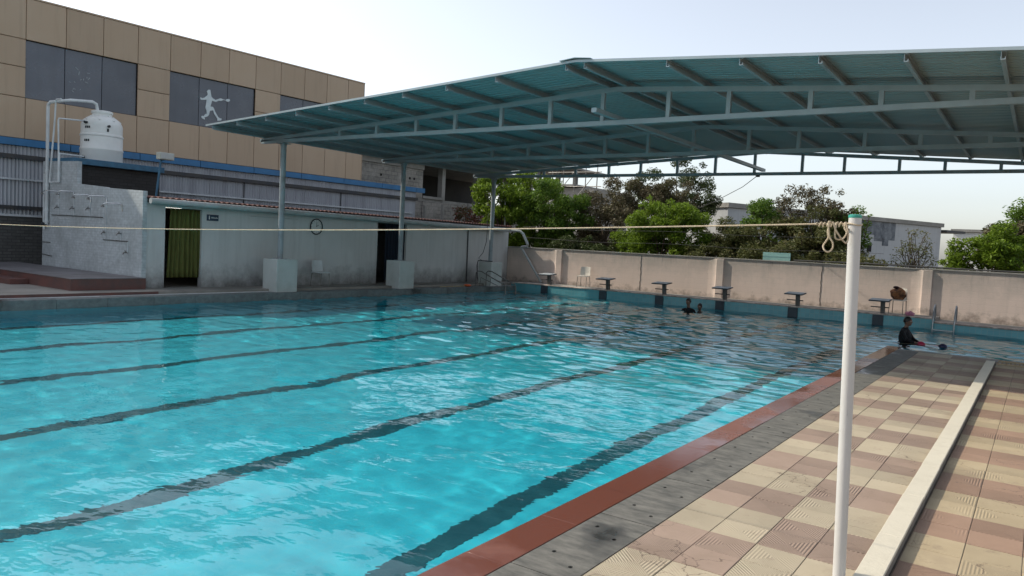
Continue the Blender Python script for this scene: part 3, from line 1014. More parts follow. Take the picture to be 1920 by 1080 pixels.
gt = MB().tube([(-19.58, 11.05, 2.64), (-19.58, 27.62, 2.57)], 0.078, 14).build('gutter', MATS['pvc_grey'], cl, smooth=True)
for k in range(9):
    yy = 12.0 + k * 1.9
    zz = 2.64 - (yy - 11.05) * 0.0042
    MB().tube([(-19.58, yy, zz), (-19.58, yy + 0.06, zz)], 0.086, 14).build('gutter_collar', MATS['pvc_grey'], gt)
dp = MB().tube([(-19.58, 27.62, 2.57), (-19.3, 27.64, 2.56), (-19.0, 27.66, 2.54), (-18.86, 27.70, 2.42), (-18.62, 27.74, 1.98), (-18.68, 27.8, 1.88), (-19.02, 27.86, 1.84)], 0.06, 12).build('downpipe', MATS['pvc_grey'], cl, smooth=True)
MB().tube([(-19.05, 27.86, 1.84), (-18.5, 27.9, 1.10), (-17.95, 27.95, 0.34)], 0.05, 12).build('downpipe', MATS['pvc_grey'], cl, smooth=True)
MB().tube([(WX + 0.03, 25.1, 0.27), (WX + 0.03, 25.07, 2.5)], 0.022, 8).build('wall_pipe', MATS['dark_steel'], cl)
MB().box(WX, WX + 0.012, 14.4, 16.2, 2.40, 2.425).build('wall_cable', MATS['pvc_grey'], cl)


def curtain(name, y0, y1, z0, z1, mat, lab, flare=0.0):
    n, r = 60, 8
    v, f = [], []
    for j in range(r + 1):
        t = j / r
        for i in range(n + 1):
            s = i / n
            yy = y0 + (y1 - y0) * s + flare * (1 - t) * (s - 0.7)
            d = 0.045 * math.sin(s * 2 * math.pi * 7 + 0.6 * math.sin(s * 9)) * (0.7 + 0.5 * (1 - t)) + 0.015 * math.sin(s * 31 + t * 3)
            v.append((WX - 0.10 + d, yy, z0 + (z1 - z0) * t))
    for j in range(r):
        for i in range(n):
            a = j * (n + 1) + i
            f.append((a, a + 1, a + n + 2, a + n + 1))
    o = MB().add(v, f).build(name, mat, None, smooth=True)
    s = o.modifiers.new('cloth', 'SOLIDIFY')
    s.thickness = 0.006
    return tag(o, lab, 'curtain')


curtain('door_curtain', 11.86, 12.76, 0.55, 2.48, MATS['green_curtain'], 'olive green curtain hanging in the doorway beside the small navy sign', 0.12)
curtain('door_curtain', 20.30, 21.33, 0.40, 2.48, MATS['navy_curtain'], 'dark navy curtain in the doorway behind the middle canopy column')
for k, (a, b) in enumerate((D1, D2)):
    MB().tube([(WX - 0.1, a, 2.485), (WX - 0.1, b, 2.485)], 0.012, 6).build('curtain_rail', MATS['tarnished'], cl)
tl = thing('tube_light', 'lit fluorescent tube inside the green curtained doorway', 'light', (-20.9, 12.3, 2.55))
MB().box(-20.94, -20.90, 11.75, 12.75, 2.50, 2.56).build('fitting', MATS['white_print'], tl)
MB().tube([(-20.87, 11.78, 2.52), (-20.87, 12.72, 2.52)], 0.014, 8).build('tube', MATS['tube_glow'], tl)
MB().box(-20.95, -20.89, 12.2, 12.3, 2.56, 2.75).build('hanger', MATS['white_print'], tl)

sg = thing('door_sign', 'small navy sign with white pictogram beside the green curtain', 'sign', (WX, 13.1, 2.2))
MB().box(WX + 0.002, WX + 0.014, 12.92, 13.30, 2.20, 2.38).build('plate', MATS['navy_plate'], sg)
m = MB()
m.tube([(WX + 0.014, 13.0, 2.33), (WX + 0.017, 13.0, 2.33)], 0.016, 10)
m.box(WX + 0.0142, WX + 0.017, 12.985, 13.015, 2.24, 2.31)
m.build('pictogram', MATS['white_print'], sg)
m = MB()
yy = 13.06
while yy < 13.27:
    w = rng.uniform(0.012, 0.024)
    m.box(WX + 0.0142, WX + 0.016, yy, yy + w, 2.272, rng.choice((2.297, 2.303, 2.311)))
    yy += w + 0.006
m.build('faint_lettering', MATS['pvc_grey'], sg)

ck = thing('wall_clock', 'round black rimmed wall clock on the white changing room wall', 'clock', (WX, 16.95, 2.21))
ring = [(WX + 0.03, 16.95 + 0.25 * math.cos(a), 2.21 + 0.25 * math.sin(a)) for a in np.linspace(0, 2 * math.pi, 40, endpoint=False)]
MB().tube(ring, 0.019, 8, closed=True).build('rim', MATS['black_print'], ck, smooth=True)
MB().tube([(WX + 0.004, 16.95, 2.21), (WX + 0.02, 16.95, 2.21)], 0.245, 40).build('dial', MATS['clock_face'], ck)
m = MB()
for k in range(12):
    a = k * math.pi / 6
    c, s = math.cos(a), math.sin(a)
    m.bar((WX + 0.022, 16.95 + c * 0.18, 2.21 + s * 0.18), (WX + 0.022, 16.95 + c * 0.215, 2.21 + s * 0.215), 0.012, 0.004, (1, 0, 0))
m.build('hour_marks', MATS['black_print'], ck)
MB().bar((WX + 0.026, 16.95, 2.21), (WX + 0.026, 16.95 + 0.09, 2.21 + 0.06), 0.016, 0.004, (1, 0, 0)).build('hour_hand', MATS['black_print'], ck)
MB().bar((WX + 0.030, 16.95, 2.21), (WX + 0.030, 16.96, 2.21 + 0.16), 0.011, 0.004, (1, 0, 0)).build('minute_hand', MATS['black_print'], ck)

# ------------------------------------------------------------------ shower wall, tank house and tank
sw = thing('shower_wall', 'white tiled outdoor shower wall with taps and bent shower pipes', 'wall', (-22.7, 11.06, 0.27))
MB().prism([(-25.66, 0.2), (-19.87, 0.2), (-19.87, 2.90), (-21.8, 2.98), (-21.9, 3.0), (-23.48, 3.10), (-23.48, 3.76), (-25.66, 3.80)], 'y', 11.0, 11.125).build('wall', MATS['shower_tiles'], sw)
YS = 10.985
for (hx, hz), (ex, ez) in zip(((-25.09, 2.80), (-24.10, 2.78), (-23.15, 2.70), (-22.28, 2.67), (-21.46, 2.47)), ((-24.56, 2.87), (-23.62, 2.87), (-22.64, 2.77), (-21.73, 2.74), (-20.88, 2.54))):
    a = MB().tube([(ex, YS, ez - 0.22), (ex, YS - 0.02, ez - 0.03), (ex - 0.05, YS - 0.04, ez), (hx + 0.12, YS - 0.20, ez), (hx + 0.04, YS - 0.24, ez - 0.02), (hx, YS - 0.25, hz)], 0.013, 8).build('shower_arm', MATS['chrome'], sw, smooth=True)
    MB().lathe([(0.015, 0.05), (0.045, 0.0), (0.045, -0.015)], 12, (hx, YS - 0.25, hz - 0.03)).build('shower_head', MATS['tarnished'], a, smooth=True)
for tx, tz in ((-24.59, 2.38), (-23.64, 2.37), (-22.69, 2.37), (-21.78, 1.71), (-20.95, 1.71), (-20.59, 1.20)):
    a = MB().tube([(tx, YS + 0.01, tz), (tx, YS - 0.09, tz), (tx, YS - 0.12, tz - 0.05)], 0.016, 8).build('tap', MATS['tarnished'], sw, smooth=True)
    MB().bar((tx - 0.045, YS - 0.05, tz + 0.045), (tx + 0.045, YS - 0.05, tz + 0.045), 0.015, 0.02).tube([(tx, YS - 0.05, tz), (tx, YS - 0.05, tz + 0.045)], 0.01, 6).build('handle', MATS['tarnished'], a)
for (xa, za), (xb, zb) in (((-25.04, 2.15), (-21.94, 2.14)), ((-21.89, 1.51), (-20.57, 1.51)), ((-25.6, 1.30), (-25.1, 1.30)), ((-25.6, 0.92), (-25.0, 0.88))):
    MB().tube([(xa, YS, za), (xb, YS, zb)], 0.014, 6).build('pipe', MATS['tarnished'], sw)
for xa, za, zb in ((-20.58, 1.2, 1.51), (-20.95, 1.51, 1.71), (-21.78, 1.51, 1.71), (-24.59, 2.15, 2.65), (-23.64, 2.15, 2.65), (-22.69, 2.15, 2.56), (-21.76, 1.7, 2.52)):
    MB().tube([(xa, YS + 0.005, za), (xa, YS + 0.005, zb)], 0.009, 6).build('pipe', MATS['pvc'], sw)

pp = thing('tank_pipes', 'white plastic pipes rising beside the shower wall to the water tank', 'pipes', (-25.2, 10.9, 0.27))
YP = 10.93
MB().tube([(-25.23, YP, 1.85), (-25.24, YP, 5.42), (-25.20, YP, 5.52), (-25.08, YP, 5.57), (-24.6, 11.3, 5.66), (-24.95, 12.1, 5.78), (-25.0, 12.25, 5.74), (-25.02, 12.3, 5.55)], 0.048, 10).build('pipe', MATS['pvc'], pp, smooth=True)
MB().tube([(-25.07, YP, 3.14), (-24.78, YP, 5.08), (-24.74, YP, 5.58), (-24.70, YP, 5.62), (-24.40, YP, 5.61)], 0.026, 8).build('pipe', MATS['pvc'], pp, smooth=True)
MB().tube([(-25.05, YP, 3.14), (-24.48, YP, 3.14), (-24.48, YP, 3.2), (-24.56, YP, 5.0), (-24.53, YP, 5.05), (-24.9, 11.85, 5.14)], 0.024, 8).build('pipe', MATS['pvc'], pp, smooth=True)
MB().tube([(-24.50, YP, 4.0), (-24.8, 11.80, 4.02)], 0.024, 8).build('pipe', MATS['pvc'], pp, smooth=True)
MB().tube([(-24.48, YP, 3.14), (-24.49, YP, 4.0)], 0.036, 8).build('pipe', MATS['pvc'], pp, smooth=True)
MB().tube([(-25.40, YP, 1.70), (-25.40, YP, 3.4)], 0.03, 8).build('pipe', MATS['pvc'], pp, smooth=True)
for zz in (1.9, 2.25, 3.0, 3.45):
    MB().tube([(-25.23, YP, zz), (-25.23, YP, zz + 0.08)], 0.058, 10).build('coupling', MATS['pvc'], pp)
MB().lathe([(0.05, 0), (0.07, 0.03), (0.07, 0.09), (0.03, 0.12)], 10, (-25.42, YP, 1.80)).build('valve', MATS['black_print'], pp)

th = thing('tank_house', 'dark brick tank house with blue edged slab behind the shower wall', 'building', (-25.6, 12.6, 0.27))
MB().box(-25.62, -24.2, 11.2, 13.95, 0.2, 3.72).build('wall', MATS['tank_bricks'], th)
MB().box(-25.75, -24.0, 11.14, 14.0, 3.72, 3.90).build('slab', MATS['blue_paint'], th, bevel=0.01)

TKX, TKY, TKS = -25.02, 12.45, 0.865
tk = thing('water_tank', 'ribbed white plastic water tank on the blue slab', 'water tank', (TKX, TKY, 3.90))
prof = [(0.69, 0.0), (0.71, 0.03), (0.71, 0.36), (0.725, 0.38), (0.725, 0.42), (0.70, 0.45), (0.70, 0.80), (0.722, 0.82), (0.722, 0.86), (0.69, 0.89), (0.69, 1.16), (0.675, 1.22), (0.60, 1.34), (0.48, 1.42), (0.32, 1.47), (0.30, 1.47)]
MB().lathe([(q[0] * TKS, q[1]) for q in prof], 40, (TKX, TKY, 3.90)).build('tank_body', MATS['tank_plastic'], tk, smooth=True)
MB().lathe([(0.29, 1.465), (0.29, 1.55), (0.315, 1.555), (0.315, 1.62), (0.28, 1.64)], 32, (TKX, TKY, 3.90)).build('lid', MATS['tank_plastic'], tk, smooth=True)
for k in range(8):
    a = k * math.pi / 4 + 0.2
    MB().bar((TKX + 0.30 * math.cos(a), TKY + 0.30 * math.sin(a), 5.375), (TKX + 0.54 * math.cos(a), TKY + 0.54 * math.sin(a), 5.20), 0.06, 0.05).build('shoulder_rib', MATS['tank_plastic'], tk)


def on_tank(a0, z, w, h, r):
    m = MB()
    n = 6
    v = []
    for k in range(n + 1):
        a = a0 + (k / n - 0.5) * w / r
        for zz in (z - h / 2, z + h / 2):
            v.append((TKX + r * math.cos(a), TKY + r * math.sin(a), zz))
    m.add(v, [(2 * k, 2 * k + 2, 2 * k + 3, 2 * k + 1) for k in range(n)])
    return m


for a0, z, w, h in ((-1.30, 4.96, 0.05, 0.07), (-1.19, 4.96, 0.05, 0.07), (-1.08, 4.96, 0.05, 0.07), (-1.32, 4.55, 0.05, 0.07), (-1.21, 4.55, 0.05, 0.07), (-1.10, 4.55, 0.05, 0.07), (-0.18, 4.90, 0.06, 0.10)):
    on_tank(a0, z, w, h, 0.605 if z > 4.7 else 0.615).build('printed_mark', MATS['black_print'], tk)
for a0, z in ((-1.25, 5.10), (-0.15, 5.02), (-1.35, 4.02)):
    c, s = math.cos(a0), math.sin(a0)
    MB().tube([(TKX + 0.57 * c, TKY + 0.57 * s, z), (TKX + 0.68 * c, TKY + 0.68 * s, z)], 0.04, 10).build('outlet', MATS['black_print'], tk)

# platform in front of the showers with its step
pt = thing('shower_platform', 'raised maroon edged platform in front of the shower wall', 'platform', (-22.5, 10, 0.27))
MB().box(-27.2, -19.62, 9.07, 10.99, 0.2, 0.555).build('platform_body', MATS['maroon_tile'], pt)
MB().box(-27.2, -19.60, 9.05, 10.985, 0.555, 0.575).build('platform_top', MATS['platform_floor'], pt, bevel=0.006)
MB().box(-25.8, -21.9, 8.62, 9.068, 0.2, 0.41).build('step', MATS['maroon_tile'], pt, bevel=0.01)

fl = thing('flood_light', 'small floodlight on a leaning blue post above the changing room roof', 'floodlight', (-22.5, 12.9, 2.95))
MB().tube([(-22.5, 12.86, 2.80), (-22.5, 13.0, 4.02)], 0.035, 8).build('post', MATS['blue_paint'], fl, smooth=True)
MB().box(-22.58, -22.36, 12.88, 13.36, 4.02, 4.24).build('lamp_housing', MATS['lamp_box'], fl, bevel=0.02)
MB().box(-22.359, -22.35, 12.92, 13.32, 4.05, 4.21).build('lamp_glass', MATS['clock_face'], fl)
MB().bar((-22.5, 13.0, 3.98), (-22.5, 13.12, 4.03), 0.1, 0.02).build('bracket', MATS['blue_paint'], fl)

# ------------------------------------------------------------------ sports hall on the left
U = Vector((0.75, 13.7, 0)).normalized()
P0 = Vector((-27.6, 11.25, 0))
RZ = math.atan2(U.y, U.x) - math.pi / 2              # panel local +Y along the facade, +X outwards
hall = thing('sports_hall', 'tall hall clad in tan and dark grey panels over corrugated sheets', 'building', P0, 0)


def at(s, z, off=0.0):
    p = P0 + U * s + Vector((U.y, -U.x, 0)) * off
    return T(p.x, p.y, z, RZ)


PX['pan'] = {}


def panel(s0, s1, z0, z1, mat, off, name='panel', parent=hall):
    key = (round(s1 - s0, 3), round(z1 - z0, 3), mat)
    if key not in PX['pan']:
        w, h = key[0] - 0.014, key[1] - 0.014
        c = 0.012
        v = []
        for x, dy, dz in ((0, 0, 0), (0.03, 0, 0), (0.03 + c, c, c)):
            v += [(x, -w / 2 + dy, -h / 2 + dz), (x, w / 2 - dy, -h / 2 + dz), (x, w / 2 - dy, h / 2 - dz), (x, -w / 2 + dy, h / 2 - dz)]
        f = [(3, 2, 1, 0), (8, 9, 10, 11)] + [(r + i, r + (i + 1) % 4, r + 4 + (i + 1) % 4, r + 4 + i) for r in (0, 4) for i in range(4)]
        PX['pan'][key] = MB().add(v, f).mesh(name, MATS[mat])
    return link(name, PX['pan'][key], parent, at((s0 + s1) / 2, (z0 + z1) / 2, off) @ Matrix.Rotation(random.uniform(-0.004, 0.004), 4, 'Z') @ Matrix.Rotation(random.uniform(-0.004, 0.004), 4, 'Y'))


W = 1.205
ROW = [4.59, 5.92, 6.89, 7.79, 9.12]
SEND = 14.2
for c in range(-9, 12):
    s0, s1 = c * W, min((c + 1) * W, SEND)
    panel(s0, s1, ROW[3], ROW[4], 'tan_panel', 0.0)
    panel(s0, s1, ROW[0], ROW[1], 'tan_panel', 0.0)
    if c % 4 == 3:
        panel(s0, s1, ROW[1], ROW[2], 'tan_panel', 0.0)
        panel(s0, s1, ROW[2], ROW[3], 'tan_panel', 0.0)
    else:
        panel(s0, s1, ROW[1], ROW[3], 'dark_panel', -0.09)


def hall_box(s0, s1, o0, o1, z0, z1, name, mat, parent=hall, bevel=0):
    v = []
    for z in (z0, z1):
        for s, o in ((s0, o0), (s1, o0), (s1, o1), (s0, o1)):
            p = P0 + U * s + Vector((U.y, -U.x, 0)) * o
            v.append((p.x, p.y, z))
    return MB().add(v, [(0, 3, 2, 1), (4, 5, 6, 7), (0, 1, 5, 4), (1, 2, 6, 5), (2, 3, 7, 6), (3, 0, 4, 7)]).build(name, mat, parent, bevel=bevel)


hall_box(-9 * W, SEND - 0.02, -14.0, -0.10, 2.0, 9.05, 'core', MATS['panel_joint'])
hall_box(-9 * W, SEND + 0.03, -14.0, 0.06, 9.12, 9.17, 'parapet_trim', MATS['tan_panel'])
hall_box(SEND, SEND + 0.03, -14.0, 0.04, 4.4, 9.12, 'end_wall', MATS['tan_panel'])
s = -10.4
while s < 18.3:
    e = min(s + 2.35, 18.4)
    hall_box(s + 0.012, e - 0.012, 0.0, 0.16, 4.34 + 0.004 * (int(s * 10) % 3), 4.575, 'blue_flashing', MATS['blue_flashing'])
    s = e
# corrugated sheeting under the flashing
H = 2.24
pitch, nw = 0.115, 10
v, f = [], []
np_ = nw * 4 + 1
for th in (0, 0.004):
    for z in (0, H):
        for k in range(np_):
            v.append((0.024 * math.sin(2 * math.pi * k / 4) + th, (k / 4) * pitch, z))
q = lambda t, e, i: (t * 2 + e) * np_ + i
for k in range(np_ - 1):
    f += [(q(0, 0, k), q(0, 1, k), q(0, 1, k + 1), q(0, 0, k + 1)), (q(1, 0, k), q(1, 0, k + 1), q(1, 1, k + 1), q(1, 1, k))]
me = MB().add(v, f).mesh('corrugated_sheet', MATS['zinc_sheet'], smooth=True)
s = -10.4
k = 0
while s < 17.0:
    link('corrugated_sheet', me, hall, at(s, 2.10, 0.02 + 0.006 * (k % 2)))
    s += pitch * nw - 0.02
    k += 1
hall_box(-10.4, 17.9, 0.06, 0.16, 3.92, 4.06, 'girt', MATS['dark_steel'])
hall_box(-10.4, 17.6, 0.06, 0.13, 3.23, 3.29, 'pale_rail', MATS['pale_rail'])
hall_box(-10.4, 17.6, 0.06, 0.16, 2.28, 2.40, 'girt', MATS['dark_steel'])
hall_box(-10.4, 17.6, 0.05, 0.14, 2.05, 2.12, 'pale_rail', MATS['pale_rail'])
hall_box(-10.4, 17.6, -0.12, 0.10, 0.2, 2.05, 'brick_base', MATS['dark_bricks'])
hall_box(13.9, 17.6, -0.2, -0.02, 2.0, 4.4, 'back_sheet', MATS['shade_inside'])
for s in (3.0, 8.0, 13.0):
    hall_box(s, s + 0.03, 0.055, 0.10, 2.4, 3.92, 'joint_strip', MATS['dark_steel'])
SIL = [(6.334, 7.321), (6.407, 7.396), (6.481, 7.405), (6.514, 7.247), (6.535, 7.151), (6.599, 7.093), (6.718, 7.053), (6.852, 7.123), (6.927, 7.155), (7.065, 7.13), (7.146, 7.128), (7.185, 7.167), (7.254, 7.191), (7.315, 7.186), (7.342, 7.148), (7.317, 7.102), (7.24, 7.068), (7.171, 7.076), (7.143, 7.113), (7.04, 7.103), (6.948, 7.055), (6.854, 7.046), (6.737, 6.979), (6.636, 6.984), (6.568, 7.003), (6.538, 6.89), (6.508, 6.762), (6.609, 6.764), (6.652, 6.71), (6.724, 6.567), (6.856, 6.395), (6.926, 6.367), (6.985, 6.369), (6.995, 6.323), (6.971, 6.288), (6.818, 6.249), (6.804, 6.34), (6.667, 6.503), (6.621, 6.627), (6.488, 6.59), (6.459, 6.446), (6.419, 6.371), (6.321, 6.317), (6.264, 6.3), (6.29, 6.235), (6.266, 6.213), (6.15, 6.251), (6.129, 6.316), (6.172, 6.342), (6.238, 6.349), (6.293, 6.435), (6.359, 6.461), (6.344, 6.566), (6.294, 6.695), (6.322, 6.883), (6.335, 6.993), (6.204, 6.962), (6.098, 6.95), (6.067, 6.99), (6.079, 7.038), (6.12, 7.038), (6.129, 7.014), (6.251, 7.061), (6.363, 7.173), (6.375, 7.222)]


def decal(polys, name, off=-0.035, mat=MATS['silver_film']):
    from mathutils.geometry import tessellate_polygon
    mbd = MB()
    outw = Vector((U.y, -U.x, 0))
    for poly in polys:
        n = len(poly)
        pts = [P0 + U * s_ + outw * off + Vector((0, 0, z_)) for s_, z_ in poly]
        tris = tessellate_polygon([[Vector((q[0], q[1], 0)) for q in poly]])
        mbd.add(pts + [q + outw * 0.006 for q in pts], [tuple(t_) for t_ in tris] + [tuple(n + i_ for i_ in t_) for t_ in tris] + [(i_, (i_ + 1) % n, n + (i_ + 1) % n, n + i_) for i_ in range(n)])
    me = mbd.mesh(name, mat)
    o = link(name, me, hall)
    return o


o = decal([SIL], 'player_silhouette')
o['label'] = 'pale cut-out silhouette of a racket player reaching forward'
fl_ = []
rg = random.Random(5)
for (cs, cz) in ((1.55, 7.15), (1.7, 6.95), (1.45, 6.8), (1.85, 6.85), (1.6, 6.55), (1.5, 6.45), (1.9, 7.05)):
    for k in range(2):
        s, z = cs + rg.uniform(-0.12, 0.12), cz + rg.uniform(-0.1, 0.1)
        a = rg.uniform(0, 3.1)
        l, w = rg.uniform(0.02, 0.06), rg.uniform(0.003, 0.006)
        c, sn = math.cos(a), math.sin(a)
        fl_.append([(s - c * l - sn * w, z - sn * l + c * w), (s - c * l + sn * w, z - sn * l - c * w), (s + c * l + sn * w, z + sn * l - c * w), (s + c * l - sn * w, z + sn * l + c * w)])
decal(fl_, 'peeled_film')['kind'] = 'stuff'

# ------------------------------------------------------------------ unfinished block building behind the hall
ub = thing('block_building', 'unfinished grey block building with open dark bays beyond the hall', 'building', (-29, 31, 0))
MB().box(-28.3, -28.05, 26.2, 31.2, -0.05, 6.05).build('wall', MATS['grey_blocks'], ub)
MB().box(-33.0, -28.3, 26.2, 26.4, -0.05, 6.05).build('wall', MATS['grey_blocks'], ub)
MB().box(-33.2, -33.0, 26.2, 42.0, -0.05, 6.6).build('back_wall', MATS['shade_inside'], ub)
MB().box(-33.0, -28.1, 31.2, 42.0, 4.05, 4.20).build('floor_slab', MATS['concrete'], ub)
MB().box(-33.2, -27.4, 26.0, 42.0, 6.06, 6.25).build('roof_slab', MATS['concrete'], ub)
MB().box(-28.02, -27.96, 26.25, 31.2, 5.72, 6.05).build('band', MATS['concrete'], ub)
for y in (33.0, 36.2, 39.4, 42.0):
    MB().box(-28.4, -28.08, y - 0.14, y + 0.14, -0.05, 6.06).build('column', MATS['concrete'], ub)
MB().box(-28.28, -28.0, 31.2, 42.0, -0.05, 4.05).build('lower_wall', MATS['grey_blocks'], ub)
MB().box(-28.05, -28.0, 31.2, 33.0, 4.20, 4.34).build('sill', MATS['concrete'], ub)
for y, z in ((28.0, 5.15), (30.15, 5.18), (30.5, 5.18)):
    MB().tube([(-28.06, y, z), (-28.035, y, z)], 0.07, 10).build('putlog_hole', MATS['hole_dark'], ub)
for y in (29.6, 31.0, 33.2):
    m = MB().box(-26.45, -26.33, y - 0.06, y + 0.06, -0.04, 3.85 + 0.1 * (y - 31))
    tag(m.build('fence_post', MATS['concrete']), {29.6: 'short concrete post at the left, beyond the changing room roof', 31.0: 'middle concrete post beyond the changing room roof', 33.2: 'concrete post beside the red leaved shrub'}[y], 'post', 'concrete fence posts')

# long white house beyond the boundary wall
A, Bp = Vector((-13.3, 37.9, 0)), Vector((-5.44, 54.9, 0))
d = (Bp - A).normalized()
nrm = Vector((d.y, -d.x, 0))
wh = thing('white_house', 'long weathered white house with dark stains beyond the boundary wall', 'house', (A + Bp) / 2)


def slanted(a, b, o0, o1, z0, z1, name, mat, parent):
    v = []
    for z in (z0, z1):
        for t, o in ((a, o0), (b, o0), (b, o1), (a, o1)):
            p = A + d * t + nrm * o
            v.append((p.x, p.y, z))
    return MB().add(v, [(0, 3, 2, 1), (4, 5, 6, 7), (0, 1, 5, 4), (1, 2, 6, 5), (2, 3, 7, 6), (3, 0, 4, 7)]).build(name, mat, parent)


LEN = (Bp - A).length
slanted(0, LEN, -6.0, 0, -0.04, 4.35, 'wall', MATS['white_house'], wh)
slanted(-0.1, LEN + 0.1, -6.1, 0.12, 4.36, 4.60, 'parapet', MATS['concrete'], wh)
t_ = NT('mould')
nz = t_.noise(1.5, 6.0, 0.7)
t_.bsdf(t_.mix(t_.ramp(nz, 0.35, 0.65), (0.05, 0.06, 0.075), (0.22, 0.24, 0.26)), 0.9)
MATS['mould'] = t_.m
for a, b, z in ((9.6, 10.9, 3.4), (10.9, 12.0, 3.55), (12.0, 12.8, 3.2), (12.8, 13.4, 2.95), (13.4, 14.0, 3.3)):
    slanted(a, b - 0.01, 0.002, 0.012, z, 4.34, 'stained_plaster', MATS['mould'], wh)
slanted(11.4, 11.8, 0.013, 0.03, 2.55, 2.95, 'vent', MATS['hole_dark'], wh)
aw = slanted(LEN + 0.11, LEN + 2.2, -3.0, 0.3, 4.05, 4.2, 'awning', MATS['dark_steel'], wh)
fw2 = thing('far_white_house', 'sunlit white house far behind, right of the long white house', 'house', (-4.2, 62, 0))
MB().box(-5.2, -2.2, 60, 66, -0.04, 4.3).build('wall', MATS['far_white'], fw2)
MB().box(-5.35, -2.0, 59.8, 66.2, 4.3, 4.48).build('roof_slab', MATS['concrete'], fw2)
MB().box(-5.5, -5.2, 60.5, 61.5, 1.9, 2.1).build('sunshade', MATS['dark_steel'], fw2)

# scaffolded building far behind
sf = thing('scaffolded_building', 'pale concrete building wrapped in scaffolding far behind the trees', 'building', (-31, 52, 0))
MB().box(-34.5, -29.0, 52, 58, -0.04, 6.6).build('wall', MATS['concrete'], sf)
for z in (6.7, 8.0):
    MB().box(-36.0, -30.4, 51.5, 58, z, z + 0.14).build('slab', MATS['concrete'], sf)
for x in (-34.0, -32.2, -30.6):
    MB().box(x - 0.15, x + 0.15, 51.7, 52.0, 6.84, 8.0).build('column', MATS['concrete_dark'], sf)
for x in (-32.2, -31.2, -30.2, -29.2, -28.2):
    MB().tube([(x, 51.0, -0.04), (x, 51.0, 8.9)], 0.04, 6).build('scaffold_pole', MATS['tarnished'], sf)
for z in (5.4, 6.6, 7.7, 8.6):
    MB().tube([(-32.6, 50.95, z), (-27.8, 50.95, z)], 0.035, 6).build('scaffold_pole', MATS['tarnished'], sf)
for x in (-32.2, -30.2):
    MB().tube([(x, 50.9, 5.4), (x + 2.0, 50.9, 7.7)], 0.03, 6).build('scaffold_pole', MATS['tarnished'], sf)

# pole lamp and sign beyond the wall
lp = thing('pole_lamp', 'slim white pole with a small lamp box behind the boundary wall', 'lamp post', (-22.25, 31, 0))
MB().tube([(-22.2, 31, -0.04), (-22.3, 31, 4.78)], 0.04, 8).build('pole', MATS['pvc'], lp, smooth=True)
MB().box(-22.62, -22.02, 30.9, 31.0, 4.04, 4.32).build('lamp_box', MATS['lamp_box'], lp, bevel=0.02)
MB().bar((-22.5, 31, 4.78), (-22.1, 31, 4.80), 0.06, 0.04).build('cross_arm', MATS['pvc'], lp)
bs = thing('sign_board', 'pale teal sign board peeping over the boundary wall', 'sign', (-8.1, 28.7, 0))
MB().box(-8.62, -7.62, 28.68, 28.72, 1.72, 2.14).build('board', MATS['sign_teal'], bs)
for x in (-8.5, -7.75):
    MB().box(x - 0.03, x + 0.03, 28.72, 28.78, -0.04, 2.0).build('leg', MATS['tarnished'], bs)
for z, nm in ((2.25, 'lower thin fence wire strung above the boundary wall'), (2.75, 'upper thin fence wire strung above the boundary wall')):
    w = MB().tube([(x, 28.6, z + 0.03 * math.sin(x * 0.9)) for x in np.linspace(-19.5, -4.5, 30)], 0.006, 4).build('fence_wire', MATS['wire'])
    tag(w, nm, 'wire', 'fence wires above the boundary wall')

# ------------------------------------------------------------------ trees
def leaves(rng, cents, rads, n, ll, lw, droop, spread=1.0):
    """n leaf quads round clump centres"""
    wgt = np.asarray(rads) ** 2.2
    k = rng.choice(len(cents), n, p=wgt / wgt.sum())
    c = np.asarray(cents)[k]
    r = np.asarray(rads)[k][:, None]
    dirs = rng.normal(size=(n, 3))
    dirs /= np.linalg.norm(dirs, axis=1)[:, None]
    p = c + dirs * r * (rng.uniform(0.15, 1.0, (n, 1)) ** 0.55) * np.array([1, 1, 0.8]) * spread
    d = rng.normal(size=(n, 3)) * np.array([1, 1, 0.5])
    d[:, 2] -= droop
    d /= np.linalg.norm(d, axis=1)[:, None]
    o = rng.normal(size=(n, 3))
    s = np.cross(d, o)
    s /= np.linalg.norm(s, axis=1)[:, None] + 1e-9
    L_ = ll * rng.uniform(0.6, 1.3, (n, 1))
    W_ = lw * rng.uniform(0.7, 1.3, (n, 1))
    a = p - d * L_ / 2
    b = p + s * W_ / 2
    e = p + d * L_ / 2
    g_ = p - s * W_ / 2
    return np.stack([a, b, e, g_], 1).reshape(-1, 3)


def leaf_object(name, v, mat, parent):
    n = len(v) // 4
    me = bpy.data.meshes.new(name)
    me.vertices.add(len(v))
    me.vertices.foreach_set('co', v.astype(np.float32).ravel())
    me.loops.add(4 * n)
    me.loops.foreach_set('vertex_index', np.arange(4 * n, dtype=np.int32))
    me.polygons.add(n)
    me.polygons.foreach_set('loop_start', np.arange(0, 4 * n, 4, dtype=np.int32))
    me.update()
    me.materials.append(MATS[mat])
    return link(name, me, parent)


